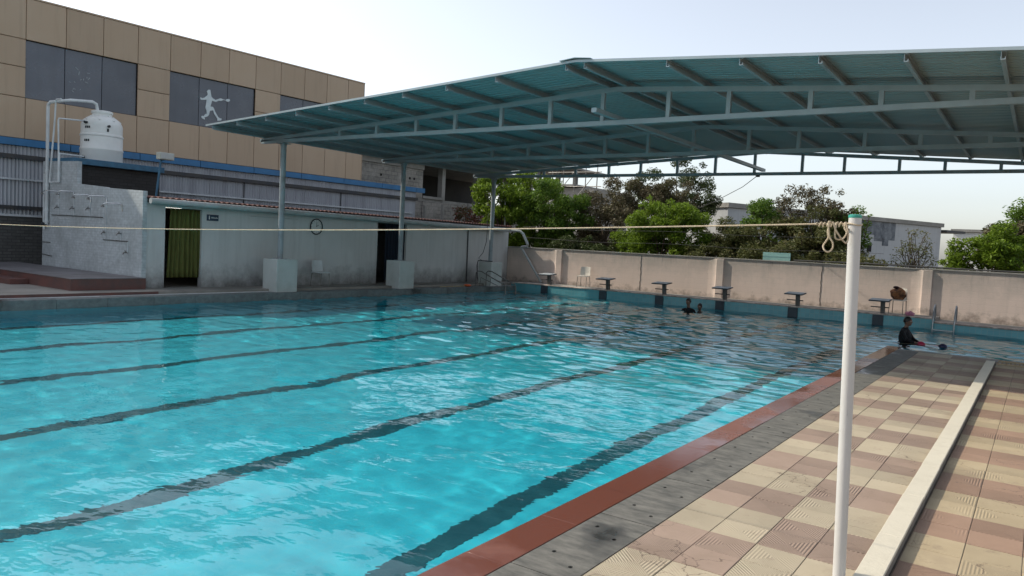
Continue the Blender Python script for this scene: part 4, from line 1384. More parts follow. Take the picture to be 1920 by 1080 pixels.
def tree(name, label, base, blobs, n, leaf, mat, seed, droop=0.3, clump=0.45, nclump=70, trunk_r=0.09, twigs=14, group='trees beyond the boundary wall', cat='tree'):
    """blobs: ellipsoids (x, y, z, rx, ry, rz) that the crown fills"""
    rng = np.random.RandomState(seed)
    rt = thing(name, label, cat, base, 0, group)
    vol = np.array([b[3] * b[4] * b[5] for b in blobs])
    cents, rads, outs_ = [], [], []
    for _ in range(nclump):
        b = blobs[rng.choice(len(blobs), p=vol / vol.sum())]
        dd = rng.normal(size=3)
        dd /= np.linalg.norm(dd)
        out_ = rng.uniform() < 0.22                  # sprays that break the outline
        r = rng.uniform(0.95, 1.14) if out_ else rng.uniform(0.35, 1.0) ** 0.5
        cents.append((b[0] + dd[0] * b[3] * r, b[1] + dd[1] * b[4] * r, b[2] + dd[2] * b[5] * r))
        outs_.append(out_)
        rads.append(clump * (rng.uniform(0.4, 0.75) if out_ else rng.uniform(0.6, 1.35)))
    leaf_object('crown', leaves(rng, cents, rads, n, leaf[0], leaf[1], droop), mat, rt)
    zt = max(b[2] for b in blobs)
    bx_ = sum(b[0] for b in blobs) / len(blobs)
    by_ = sum(b[1] for b in blobs) / len(blobs)
    fork = Vector((base[0] * 0.6 + bx_ * 0.4, base[1] * 0.6 + by_ * 0.4, base[2] + (zt - base[2]) * 0.45))
    mid = Vector(base).lerp(fork, 0.5) + Vector((rng.uniform(-0.1, 0.1), rng.uniform(-0.1, 0.1), 0))
    MB().tube([base, mid, fork], [trunk_r * 1.3, trunk_r, trunk_r * 0.8], 8).build('trunk', MATS['bark'], rt, smooth=True)
    order = sorted(range(len(cents)), key=lambda q: (not outs_[q], rng.uniform()))
    for i in order[:min(twigs + 6, len(cents))]:
        e = Vector(cents[i])
        m1 = fork.lerp(e, 0.5) + Vector((rng.uniform(-0.15, 0.15), rng.uniform(-0.15, 0.15), rng.uniform(0.0, 0.25)))
        MB().tube([fork, m1, e], [trunk_r * 0.6, trunk_r * 0.32, 0.012], 5).build('limb', MATS['bark'], rt, smooth=True)
    return rt


tree('leafy_tree', 'bright green drooping tree right behind the changing room end', (-22.3, 31, -0.04), [(-22.7, 31, 4.2, 1.25, 1.1, 1.15), (-23.3, 30.8, 4.7, 0.7, 0.7, 0.6), (-22.0, 31.3, 3.0, 1.5, 1.2, 1.2), (-21.6, 31, 4.7, 0.6, 0.6, 0.6)], 14000, (0.24, 0.07), 'leaf_bright', 1, 0.9, 0.4, 80)
tree('leafy_tree', 'darker green leafy tree between the lamp pole and the brown thicket', (-19.8, 31.8, -0.04), [(-20.3, 31.6, 4.2, 1.2, 1.1, 1.0), (-19.3, 31.8, 3.4, 1.2, 1.0, 1.2), (-20.6, 32.0, 2.9, 1.7, 1.0, 1.2)], 16000, (0.20, 0.06), 'leaf_green', 2, 0.8, 0.42, 80)
tree('leafy_tree', 'green tree top showing under the canopy before the scaffolding', (-24.3, 36, -0.04), [(-24.3, 36, 5.2, 1.3, 1.1, 1.0), (-23.4, 36.3, 4.6, 1.6, 1.1, 0.9)], 5000, (0.24, 0.08), 'leaf_bright', 3, 0.7, 0.4, 45)
tree('dry_tree', 'dark brown half dry tree left in the thicket behind the wall', (-17.6, 33, -0.04), [(-17.8, 33, 4.3, 1.15, 1.1, 1.1), (-17.2, 33.2, 2.9, 1.7, 1.1, 1.3), (-18.2, 33.0, 3.3, 1.0, 1.0, 1.0)], 18000, (0.13, 0.05), 'leaf_brown', 4, 0.5, 0.4, 90)
tree('dry_tree', 'tall brown and olive tree rising highest above the boundary wall', (-15.2, 36, -0.04), [(-16.6, 36, 5.2, 1.2, 1.1, 0.9), (-14.8, 36, 5.9, 0.85, 0.8, 0.8), (-14.3, 36.2, 4.7, 1.1, 1.0, 1.2), (-16.0, 36, 4.0, 2.4, 1.2, 1.2)], 24000, (0.13, 0.05), 'leaf_dark', 5, 0.4, 0.36, 130)
tree('dry_tree', 'brownish dry tree right behind the round green bush', (-16.4, 34.6, -0.04), [(-16.6, 34.6, 4.4, 1.4, 1.0, 1.0), (-15.0, 34.6, 4.6, 1.3, 1.0, 0.9), (-17.4, 34.7, 5.0, 0.7, 0.7, 0.7)], 14000, (0.13, 0.05), 'leaf_brown', 6, 0.5, 0.36, 80)
tree('round_bush', 'round bright green bush in the middle above the boundary wall', (-13.6, 30.6, -0.04), [(-13.7, 30.6, 3.2, 1.5, 1.0, 1.1), (-14.6, 30.6, 2.6, 1.2, 0.9, 0.95), (-12.6, 30.7, 3.0, 1.1, 0.9, 1.0), (-13.6, 30.6, 1.7, 2.1, 1.0, 0.8)], 34000, (0.15, 0.045), 'leaf_bright', 7, 0.6, 0.34, 190)
tree('scrub', 'olive brown scrub right of the round green bush', (-10.8, 32, -0.04), [(-10.9, 32, 2.6, 1.3, 1.0, 0.9), (-10.2, 32.1, 2.2, 1.8, 1.0, 1.0), (-11.6, 32, 2.0, 1.0, 0.9, 1.0)], 20000, (0.14, 0.045), 'leaf_olive', 8, 0.4, 0.38, 80)
tree('slim_tree', 'slim green tree rising from the olive scrub', (-9.9, 33, -0.04), [(-9.95, 33, 3.9, 0.7, 0.7, 0.55), (-9.9, 33, 3.0, 1.0, 0.8, 0.9)], 4500, (0.2, 0.055), 'leaf_green', 9, 0.5, 0.36, 40)
tree('scrub', 'wide olive thicket behind the rope pole', (-7.8, 32, -0.04), [(-8.6, 32, 2.7, 1.1, 1.0, 1.1), (-7.4, 32, 2.9, 1.1, 1.0, 1.1), (-6.7, 32.1, 2.4, 1.1, 1.0, 1.1), (-7.9, 32, 2.0, 2.2, 1.0, 0.9)], 26000, (0.14, 0.045), 'leaf_olive', 10, 0.4, 0.38, 110)
tree('dry_tree', 'sparse brown branched tree above the olive thicket', (-7.9, 32.6, -0.04), [(-8.4, 32.6, 4.2, 0.9, 0.7, 0.75), (-7.2, 32.6, 4.3, 0.9, 0.7, 0.6), (-7.8, 32.6, 3.6, 1.4, 0.8, 0.8)], 4200, (0.15, 0.05), 'leaf_brown', 11, 0.6, 0.3, 70, 0.07, 26)
tree('green_bush', 'dark green bush partly hidden by the rope pole', (-6.3, 32.8, -0.04), [(-6.35, 32.8, 3.4, 0.6, 0.6, 0.8), (-6.6, 32.8, 2.6, 0.9, 0.8, 0.9)], 4500, (0.17, 0.05), 'leaf_green', 12, 0.4, 0.34, 40)
tree('round_bush', 'bright green bush at the right edge above the boundary wall', (-1.5, 31, -0.04), [(-2.0, 31, 2.5, 0.75, 0.8, 0.55), (-1.3, 31, 2.75, 0.8, 0.8, 0.6), (-0.7, 31, 2.5, 1.0, 0.9, 0.65), (-1.4, 31, 1.9, 1.6, 0.9, 0.75)], 16000, (0.15, 0.05), 'leaf_bright', 13, 0.5, 0.32, 80)
tree('dry_tree', 'brown topped tree at the right edge behind the green bush', (-0.7, 33, -0.04), [(-1.45, 33, 3.2, 0.6, 0.6, 0.6), (-0.95, 33, 3.55, 0.6, 0.6, 0.65), (-0.2, 33, 3.4, 0.8, 0.8, 0.9), (-1.2, 33, 2.6, 1.2, 0.8, 0.8)], 11000, (0.14, 0.05), 'leaf_brown', 14, 0.5, 0.3, 60, 0.07, 22)
tree('leafy_tree', 'green tree cut off by the right edge of the view', (-0.1, 34.2, -0.04), [(-0.55, 34.2, 4.0, 0.55, 0.7, 0.6), (0.2, 34.2, 3.6, 1.0, 1.0, 1.0)], 6000, (0.17, 0.055), 'leaf_green', 15, 0.5, 0.36, 60)
tree('sapling', 'thin grey sapling in front of the long white house', (-4.1, 33, -0.04), [(-4.1, 33, 2.8, 0.55, 0.5, 0.6), (-4.1, 33, 2.2, 0.75, 0.6, 0.5)], 900, (0.11, 0.04), 'leaf_olive', 16, 0.3, 0.25, 45, 0.03, 36)
tree('red_shrub', 'small red leaved shrub beside the green drooping tree', (-25.5, 31.6, -0.04), [(-25.5, 31.6, 3.4, 0.55, 0.5, 0.45), (-24.9, 31.4, 3.0, 0.8, 0.6, 0.5)], 1800, (0.14, 0.05), 'leaf_red', 17, 0.3, 0.3, 30, 0.03, 16, cat='shrub')
for i, (x, y, z, n) in enumerate(((-19.2, 34.0, 2.4, 3000), (-17.6, 30.2, 1.6, 2500), (-16.2, 30.2, 1.5, 2500), (-10.9, 30.0, 1.5, 2500), (-8.6, 30.0, 1.5, 2500), (-23.6, 30.0, 1.9, 2500), (-5.8, 30.2, 1.4, 1600), (0.3, 30.2, 1.5, 2500))):
    tree('hedge_bush', ['taller dark bush between the green tree and the brown thicket', 'low dark bush behind the wall below the brown thicket', 'low dark bush left of the round green bush', 'low dark bush right of the round green bush', 'low dark bush behind the sign board', 'low bush behind the changing room roof end', 'low bush just right of the rope pole', 'low bush under the green bush at the right edge'][i],
         (x, y, -0.04), [(x, y, z, 1.5, 0.6, 0.85)], n * 3, (0.15, 0.05), ['leaf_dark', 'leaf_dark', 'leaf_dark', 'leaf_olive', 'leaf_olive', 'leaf_green', 'leaf_olive', 'leaf_green'][i], 30 + i, 0.4, 0.35, 40, 0.04, 6, 'low bushes behind the wall', 'bush')

# ------------------------------------------------------------------ starting blocks
def starting_block(x, label):
    b = thing('starting_block', label, 'starting block', (x, YF + 0.2, 0.34), 0, 'starting blocks along the far end')
    MB().box(-0.16, 0.16, -0.245, -0.205, -0.62, -0.045).build('target_panel', MATS['board_dark'], b, local=True)
    MB().prism([(-0.02, 0.0), (0.12, 0.0), (0.06, 0.40), (-0.08, 0.40)], 'x', 0.02, 0.14).build('pedestal', MATS['concrete_dark'], b, local=True)
    m = MB()
    m.add([(-0.30, -0.34, 0.385), (0.30, -0.34, 0.385), (0.30, 0.22, 0.43), (-0.30, 0.22, 0.43), (-0.30, -0.34, 0.425), (0.30, -0.34, 0.425), (0.30, 0.22, 0.47), (-0.30, 0.22, 0.47)], [(0, 3, 2, 1), (4, 5, 6, 7), (0, 1, 5, 4), (1, 2, 6, 5), (2, 3, 7, 6), (3, 0, 4, 7)])
    m.build('platform', MATS['board_dark'], b, local=True, bevel=0.008)
    m = MB()
    m.add([(-0.285, -0.325, 0.4275), (0.285, -0.325, 0.4275), (0.285, 0.205, 0.470), (-0.285, 0.205, 0.470), (-0.285, -0.325, 0.432), (0.285, -0.325, 0.432), (0.285, 0.205, 0.4745), (-0.285, 0.205, 0.4745)], [(0, 3, 2, 1), (4, 5, 6, 7), (0, 1, 5, 4), (1, 2, 6, 5), (2, 3, 7, 6), (3, 0, 4, 7)])
    m.build('grip_mat', MATS['board_top'], b, local=True)
    MB().tube([(-0.27, -0.03, 0.20), (0.27, -0.03, 0.20)], 0.018, 8).build('footrest', MATS['dark_steel'], b, local=True)
    return b


BX = [-16.9, -14.15, -11.75, -9.4, -6.85, -4.2]
BL = ['pale topped starting block beside the slanting downpipe', 'starting block just right of the cream chair on the far side', 'starting block left of the two swimmers', 'starting block by the pilaster, right of the two swimmers', 'starting block just left of the rope pole', 'starting block beside the chair with the bag']
b0 = starting_block(BX[0], BL[0])
blocks = [b0] + [copy_thing(b0, (x, YF + 0.2, 0.34), 0, l) for x, l in zip(BX[1:], BL[1:])]
for o in COL.objects:
    if o.name.startswith('target_panel'):
        receives(o)

# ------------------------------------------------------------------ chairs
def chair(loc, rz, label, mat):
    c = thing('chair', label, 'chair', loc, rz, 'plastic poolside chairs')
    n = 8
    v, f = [], []
    for th in (0, 0.018):                            # backrest, curved, facing local -Y
        for j in range(5):
            for i in range(n + 1):
                t = i / n * 2 - 1
                v.append((t * (0.22 - 0.015 * (j / 4) ** 2), 0.20 + 0.05 * (j / 4) - 0.05 * t * t + th, 0.47 + 0.37 * j / 4 - 0.012 * t * t * (j == 4)))
    m_ = 5 * (n + 1)
    for j in range(4):
        for i in range(n):
            a = j * (n + 1) + i
            f += [(a, a + 1, a + n + 2, a + n + 1), (m_ + a, m_ + a + n + 1, m_ + a + n + 2, m_ + a + 1)]
    rim = list(range(n + 1)) + [(j + 1) * (n + 1) - 1 for j in range(1, 5)] + list(range(5 * (n + 1) - 2, 4 * (n + 1) - 1, -1)) + [j * (n + 1) for j in range(3, 0, -1)]
    for k in range(len(rim)):
        a, b_ = rim[k], rim[(k + 1) % len(rim)]
        f.append((a, b_, m_ + b_, m_ + a))
    MB().add(v, f).build('backrest', mat, c, smooth=True, local=True)
    MB().box(-0.22, 0.22, -0.22, 0.22, 0.435, 0.465).build('seat', mat, c, local=True, bevel=0.014)
    for sx in (-1, 1):
        MB().tube([(sx * 0.21, -0.22, 0.0), (sx * 0.195, -0.18, 0.43)], 0.012, 8).build('leg', MATS['tarnished'], c, local=True)
        MB().tube([(sx * 0.21, 0.24, 0.0), (sx * 0.195, 0.19, 0.43), (sx * 0.19, 0.225, 0.62)], 0.012, 8).build('leg', MATS['tarnished'], c, local=True)
    return c


chair((-19.35, 16.75, 0.27), rad(90), 'grey white plastic chair below the wall clock', MATS['chair_grey'])
chair((-15.55, 27.45, 0.328), rad(8), 'cream plastic chair between the first two starting blocks', MATS['chair_plastic'])
chair((-3.78, 27.45, 0.328), rad(-6), 'cream chair loaded with a brown bag by the pilaster', MATS['chair_plastic'])
bgo = MB()
rg = np.random.RandomState(3)
bgo.ell((-3.80, 27.42, 0.98), 0.24, 0.16, 0.20, 18, 12)
me_v = np.array(bgo.v)
me_v += 0.02 * np.sin(me_v[:, [1, 2, 0]] * 23.0) + 0.015 * np.sin(me_v[:, [2, 0, 1]] * 41.0)
bgo.v = [tuple(p) for p in me_v]
tag(bgo.build('bag', MATS['bag_cloth'], None, smooth=True), 'crumpled orange brown bag on the chair by the pilaster', 'bag')
m = MB().ell((-3.86, 27.40, 1.19), 0.09, 0.08, 0.045, 12, 8)
tag(m.build('cloth', MATS['dark_cloth'], None, smooth=True), 'dark folded cloth on top of the brown bag', 'cloth')
hm = MB().ell((-3.33, 26.80, 0.40), 0.14, 0.12, 0.085, 16, 10)
hv = np.array(hm.v)
hv += 0.014 * np.sin(hv[:, [1, 2, 0]] * 47.0)
hm.v = [tuple(p) for p in hv]
tag(hm.build('towel', MATS['pink_cloth'], None, smooth=True), 'small crumpled pink towel on the far coping above the standing swimmer', 'towel')

# ------------------------------------------------------------------ ladders and rails
ld = thing('pool_ladder', 'steel pool ladder at the far edge right of the starting blocks', 'ladder', (-2.3, 26.3, 0.25))
for x in (-2.62, -2.05):
    MB().tube([(x, 26.75, 0.22), (x, 26.75, 0.64), (x, 26.68, 0.74), (x, 26.55, 0.76), (x, 26.40, 0.68), (x, 26.27, 0.45), (x, 26.25, 0.2), (x, 26.25, -0.8)], 0.024, 10).build('rail', MATS['ladder_steel'], ld, smooth=True)
for z in (0.02, -0.28, -0.58):
    MB().box(-2.60, -2.07, 26.19, 26.30, z - 0.02, z + 0.01).build('step', MATS['ladder_steel'], ld)
hr = thing('step_handrail', 'dark steel handrail at the far left corner of the pool', 'handrail', (-17.8, 25.0, 0.19))
for y in (24.3, 25.0):
    MB().tube([(-18.75, y, 0.19), (-18.75, y, 0.72), (-18.68, y, 0.80), (-18.5, y, 0.80), (-18.3, y, 0.72), (-17.6, y, 0.44), (-17.3, y, 0.34), (-17.25, y, 0.2), (-17.25, y, -0.8)], 0.022, 10).build('rail', MATS['tarnished'], hr, smooth=True)
    MB().tube([(-18.55, y, 0.19), (-18.5, y, 0.55), (-17.45, y, 0.22)], 0.016, 8).build('lower_rail', MATS['tarnished'], hr, smooth=True)
of = MB().ell((-18.62, 23.6, 0.235), 0.17, 0.14, 0.05, 16, 8)
tag(of.build('float', MATS['orange_float'], None, smooth=True), 'flat orange swim float on the left coping near the handrail', 'float')
tag(MB().tube([(-18.60, 21.9, 0.21), (-18.58, 23.4, 0.215)], 0.018, 6).build('stick', MATS['wood_pole']), 'thin wooden stick on the left coping beside the orange float', 'stick')
hs = MB().tube([(-18.45, 24.96, 1.2), (-18.75, 24.96, 1.21), (-19.22, 25.0, 1.20), (-19.26, 25.0, 1.0), (-19.24, 25.02, 0.5), (-19.2, 25.1, 0.29)], 0.02, 8)
tag(hs.build('hose', MATS['wire'], None, smooth=True), 'black hose draped over the far white column plinth', 'hose')
tag(MB().tube([(-18.96, 25.2, 3.2), (-18.99, 25.2, 2.0), (-19.05, 25.1, 1.55), (-19.2, 25.0, 1.3), (-19.0, 24.96, 1.22)], 0.012, 6).build('cord', MATS['wire']), 'thin black cord hanging along the farthest canopy column', 'cord')

# ------------------------------------------------------------------ rope pole in front
pv = thing('rope_pole', 'white painted pole with green cap standing beside the kerb', 'pole', (-0.878, 4.92, 0.0))
base, top = Vector((-0.878, 4.92, -0.02)), Vector((-0.949, 4.94, 2.255))
t = NT('pole_paint')
sc_ = t.noise(1.0, 6.0, 0.7, vec=t.scaled((26.0, 26.0, 3.5)))
col = t.mix(t.ramp(t.noise(3.0, 5.0), 0.4, 0.8, 0.0, 0.5), (0.50, 0.49, 0.47), (0.41, 0.395, 0.37))
col = t.mix(t.ramp(sc_, 0.665, 0.70), col, (0.06, 0.05, 0.045))
t.bsdf(col, 0.45, t.noise(40.0), 0.12)
MB().tube([base.lerp(top, k / 10) for k in range(11)], 0.0365, 24).build('shaft', t.m, pv, smooth=True)
MB().lathe([(0.0375, 0.0), (0.0385, 0.003), (0.0385, 0.016), (0.030, 0.02)], 24, (top.x, top.y, top.z)).build('cap', MATS['green_cap'], pv, smooth=True)
MB().lathe([(0.075, 0.0), (0.075, 0.012), (0.05, 0.02)], 20, (base.x, base.y, 0.0)).build('base_flange', MATS['steel_rust'], pv)
MB().tube([(top.x - 0.04, top.y - 0.03, 2.185), (top.x - 0.02, top.y - 0.047, 2.183)], 0.006, 8).build('bolt', MATS['tarnished'], pv)

rp = thing('rope', 'beige rope stretched across the pool and knotted to the white pole', 'rope', (-1.0, 4.94, 2.19))


def sag(x):
    # hanging line from the pole to a far anchor off to the left
    u = -x - 1.04
    return 2.219 - 0.0482 * u + 0.00173 * u * u


MB().tube([(x, 4.94, sag(x)) for x in np.linspace(-1.05, -20.6, 70)], 0.0052, 7).build('line', MATS['rope'], rp, smooth=True)
coil = []
for k in range(90):                                  # hitches wound along the line by the pole
    u = k / 89
    a = u * 2 * math.pi * 7.5
    rr = 0.0115 + 0.003 * math.sin(k * 1.3)
    coil.append((-0.995 - 0.175 * u, 4.938 + rr * math.cos(a), 2.216 - 0.007 * u + rr * math.sin(a)))
MB().tube(coil, 0.0048, 6).build('wound_end', MATS['rope'], rp, smooth=True)


def smooth_path(pts, n=8, closed=False):
    P = [Vector(p) for p in pts]
    out = []
    m = len(P)
    for i in range(m if closed else m - 1):
        p0, p1, p2, p3 = P[(i - 1) % m] if (closed or i) else P[0], P[i], P[(i + 1) % m], P[(i + 2) % m] if (closed or i < m - 2) else P[-1]
        for k in range(n):
            s = k / n
            out.append(0.5 * ((2 * p1) + (p2 - p0) * s + (2 * p0 - 5 * p1 + 4 * p2 - p3) * s * s + (3 * p1 - p0 - 3 * p2 + p3) * s ** 3))
    if not closed:
        out.append(P[-1])
    return out


# loops hang in the plane through the pole that faces the pool side
fx = lambda a, z, o=0.0: (-0.949 + a * 0.86 + o * 0.57, 4.94 + a * 0.57 - 0.03 - o * 0.82, 2.222 + (z - 2.20) * 1.08)
MB().tube(smooth_path([fx(-0.125, 2.195), fx(-0.150, 2.20, 0.015), fx(-0.148, 2.15, 0.02), fx(-0.138, 2.115, 0.015), fx(-0.120, 2.085, 0.02), fx(-0.118, 2.055, 0.015), fx(-0.135, 2.035, 0.01), fx(-0.158, 2.04, 0.01), fx(-0.166, 2.065, 0.0), fx(-0.150, 2.095, 0.0), fx(-0.140, 2.115, 0.0), fx(-0.146, 2.15, 0.0), fx(-0.135, 2.195, 0.0)]), 0.0052, 7).build('hanging_loop', MATS['rope'], rp, smooth=True)
MB().tube(smooth_path([fx(-0.128, 2.20, 0.02), fx(-0.11, 2.16, 0.02), fx(-0.085, 2.125, 0.02), fx(-0.055, 2.095, 0.015), fx(-0.038, 2.09, 0.015), fx(-0.030, 2.12, 0.01), fx(-0.036, 2.16, 0.01), fx(-0.048, 2.205, 0.0)]), 0.0052, 7).build('hanging_loop', MATS['rope'], rp, smooth=True)
MB().tube(smooth_path([fx(-0.098, 2.20, 0.0), fx(-0.108, 2.15, 0.01), fx(-0.102, 2.112, 0.01), fx(-0.078, 2.105, 0.01), fx(-0.055, 2.115, 0.01), fx(-0.040, 2.145, 0.01), fx(-0.050, 2.17, 0.0), fx(-0.046, 2.20, 0.0)]), 0.0052, 7).build('hanging_loop', MATS['rope'], rp, smooth=True)
MB().tube([(top.x + 0.041 * math.cos(a), top.y + 0.041 * math.sin(a), 2.216 + 0.004 * math.sin(2 * a)) for a in np.linspace(0, 2 * math.pi, 24, endpoint=False)], 0.005, 6, closed=True).build('pole_hitch', MATS['rope'], rp, smooth=True)
ap = thing('far_rope_post', 'steel post on the left terrace holding the far end of the rope', 'post', (-20.64, 4.94, 0.27))
MB().tube([(-20.64, 4.94, 0.26), (-20.64, 4.94, 2.05)], 0.04, 12).build('shaft', MATS['steel_paint'], ap, smooth=True)
MB().lathe([(0.08, 0), (0.08, 0.015), (0.045, 0.02)], 16, (-20.64, 4.94, 0.268)).build('base_flange', MATS['steel_rust'], ap)

# ------------------------------------------------------------------ swimmers
def swimmer(name, label, loc, rz, caps, ells, skin_test, mats, voxel=0.014, group='people in the pool'):
    """one continuous body: tapered limbs and ellipsoids fused by a voxel remesh"""
    rt = thing(name, label, 'person', loc, rz, group)
    m = MB()
    for pts, rs in caps:
        m.tube(pts, rs, 12)
        for p, r in zip(pts, rs):
            m.ell(p, r, r, r, 12, 8)
    for c, rx, ry, rz_ in ells:
        m.ell(c, rx, ry, rz_, 18, 14)
    me = m.mesh('body', mats[0])
    o = bpy.data.objects.new('body_source', me)
    COL.objects.link(o)
    r = o.modifiers.new('fuse', 'REMESH')
    r.mode = 'VOXEL'
    r.voxel_size = voxel
    s = o.modifiers.new('soft', 'SMOOTH')
    s.factor = 0.5
    s.iterations = 4
    dg = bpy.context.evaluated_depsgraph_get()
    nm = bpy.data.meshes.new_from_object(o.evaluated_get(dg))
    bpy.data.objects.remove(o)
    nm.name = 'body'
    nm.materials.clear()
    for q_ in mats:
        nm.materials.append(q_)
    for p in nm.polygons:
        p.use_smooth = True
        p.material_index = 0 if skin_test(p.center) else 1
    b = link('body', nm, rt, local=True)
    receives(b)
    return rt


def head_bits(hc, s=1.0):
    """face forms round a head centre, looking along local +X"""
    x, y, z = hc
    return [((x, y, z), 0.095 * s, 0.076 * s, 0.118 * s), ((x + 0.035 * s, y, z - 0.06 * s), 0.055 * s, 0.05 * s, 0.055 * s),
            ((x + 0.098 * s, y, z - 0.015 * s), 0.018 * s, 0.013 * s, 0.022 * s), ((x + 0.088 * s, y, z - 0.062 * s), 0.012 * s, 0.024 * s, 0.010 * s),
            ((x - 0.005 * s, y + 0.078 * s, z - 0.01 * s), 0.018 * s, 0.010 * s, 0.030 * s), ((x - 0.005 * s, y - 0.078 * s, z - 0.01 * s), 0.018 * s, 0.010 * s, 0.030 * s),
            ((x + 0.08 * s, y, z + 0.028 * s), 0.018 * s, 0.055 * s, 0.012 * s)]


def hair_cap(rt, hc, mat, s=1.0, low=-0.02, name='hair'):
    m = MB()
    x, y, z = hc
    n, r = 22, 9
    v, f = [], []
    for j in range(r + 1):
        ph = (math.pi * 0.58) * j / r
        for i in range(n):
            th = 2 * math.pi * i / n
            front = max(0.0, math.cos(th))
            p2 = ph * (1.0 - 0.36 * front)
            v.append((x - 0.008 * s + 0.104 * s * math.sin(p2) * math.cos(th), y + 0.086 * s * math.sin(p2) * math.sin(th), z + 0.006 * s + 0.124 * s * math.cos(p2)))
    for j in range(r):
        for i in range(n):
            f.append((j * n + i, (j + 1) * n + i, (j + 1) * n + (i + 1) % n, j * n + (i + 1) % n))
    o = m.add(v, f).build(name, mat, rt, smooth=True, local=True)
    sd = o.modifiers.new('thick', 'SOLIDIFY')
    sd.thickness = 0.008
    return o


def eyes(rt, hc, s=1.0):
    x, y, z = hc
    for sy in (-1, 1):
        MB().ell((x + 0.078 * s, y + sy * 0.032 * s, z + 0.008 * s), 0.012 * s, 0.013 * s, 0.010 * s, 10, 6).build('eye', MATS['eye_white'], rt, local=True)


def hand(c, d, side, s=1.0):
    """palm and five fingers leaving a wrist at c along direction d"""
    c, d, side = Vector(c), Vector(d).normalized(), Vector(side).normalized()
    up = side.cross(d)
    out = [([c, c + d * 0.07 * s], [0.026 * s, 0.030 * s])]
    for k, l in enumerate((0.062, 0.072, 0.067, 0.052)):
        b_ = c + d * 0.075 * s + side * (k - 1.5) * 0.019 * s
        out.append(([b_, b_ + d * l * 0.55 * s, b_ + d * l * s - up * 0.015 * s], [0.0085 * s, 0.008 * s, 0.0065 * s]))
    b_ = c + d * 0.02 * s - side * 0.03 * s
    out.append(([b_, b_ + d * 0.03 * s - side * 0.02 * s, b_ + d * 0.055 * s - side * 0.022 * s], [0.011 * s, 0.010 * s, 0.008 * s]))
    return out


# standing instructor in a black rash guard, turned to the right, hands at the water
HC = (0.045, 0.0, 0.535)
caps = [([(-0.02, 0, -0.55), (-0.02, 0, -0.30), (0.0, 0, -0.05), (0.0, 0, 0.15), (-0.01, 0, 0.28)], [0.15, 0.14, 0.135, 0.155, 0.11]),
        ([(-0.01, -0.12, 0.27), (-0.01, 0.12, 0.27)], [0.075, 0.075]),
        ([(0.0, 0, 0.32), (0.025, 0, 0.45)], [0.058, 0.052]),
        ([(-0.01, -0.19, 0.26), (0.12, -0.24, 0.09), (0.33, -0.20, 0.03)], [0.062, 0.047, 0.032]),
        ([(-0.01, 0.19, 0.26), (0.12, 0.22, 0.08), (0.31, 0.15, 0.01)], [0.062, 0.047, 0.032]),
        ([(-0.02, -0.09, -0.50), (0.0, -0.10, -0.92), (-0.03, -0.10, -1.30)], [0.10, 0.07, 0.045]),
        ([(-0.02, 0.09, -0.50), (0.02, 0.10, -0.92), (-0.01, 0.10, -1.30)], [0.10, 0.07, 0.045])]
caps += hand((0.33, -0.20, 0.03), (1, 0.1, -0.1), (0, 1, 0)) + hand((0.31, 0.15, 0.01), (1, -0.1, -0.1), (0, -1, 0))
p3 = swimmer('person', 'swimmer in a black long sleeved top standing in the right arm of the pool', (-2.75, 21.6, -0.02), rad(-12), caps, head_bits(HC), lambda c: c.z > 0.38 or c.x > 0.31 or c.z < -0.75, [MATS['skin'], MATS['rash_guard']])
hair_cap(p3, HC, MATS['hair'])
eyes(p3, HC)
# two swimmers in front of the blocks
HC = (0.03, 0.0, 0.33)
caps = [([(-0.02, 0, -0.75), (-0.01, 0, -0.4), (0.0, 0, -0.12), (-0.01, 0, 0.02)], [0.14, 0.13, 0.155, 0.12]),
        ([(-0.01, -0.13, 0.04), (-0.01, 0.13, 0.04)], [0.075, 0.075]), ([(0.0, 0, 0.1), (0.02, 0, 0.24)], [0.06, 0.052]),
        ([(-0.01, -0.19, 0.03), (0.04, -0.32, -0.10), (0.24, -0.34, -0.12)], [0.062, 0.046, 0.032]),
        ([(-0.01, 0.19, 0.03), (0.04, 0.32, -0.10), (0.24, 0.34, -0.12)], [0.062, 0.046, 0.032]),
        ([(-0.02, -0.09, -0.7), (0.0, -0.10, -1.0), (-0.05, -0.10, -1.3)], [0.10, 0.07, 0.045]),
        ([(-0.02, 0.09, -0.7), (0.0, 0.10, -1.0), (-0.05, 0.10, -1.3)], [0.10, 0.07, 0.045])]
caps += hand((0.24, -0.34, -0.12), (1, 0.1, 0), (0, 1, 0)) + hand((0.24, 0.34, -0.12), (1, -0.1, 0), (0, -1, 0))
p1 = swimmer('person', 'larger dark clad swimmer shoulder deep in front of the starting blocks', (-9.78, 24.6, -0.02), rad(-100), caps, head_bits(HC), lambda c: c.z > 0.13 or c.x > 0.22 or c.z < -0.85, [MATS['skin'], MATS['rash_guard']])
hair_cap(p1, HC, MATS['hair'])
eyes(p1, HC)
s2 = 0.95
HC = (0.02, 0.0, 0.13)
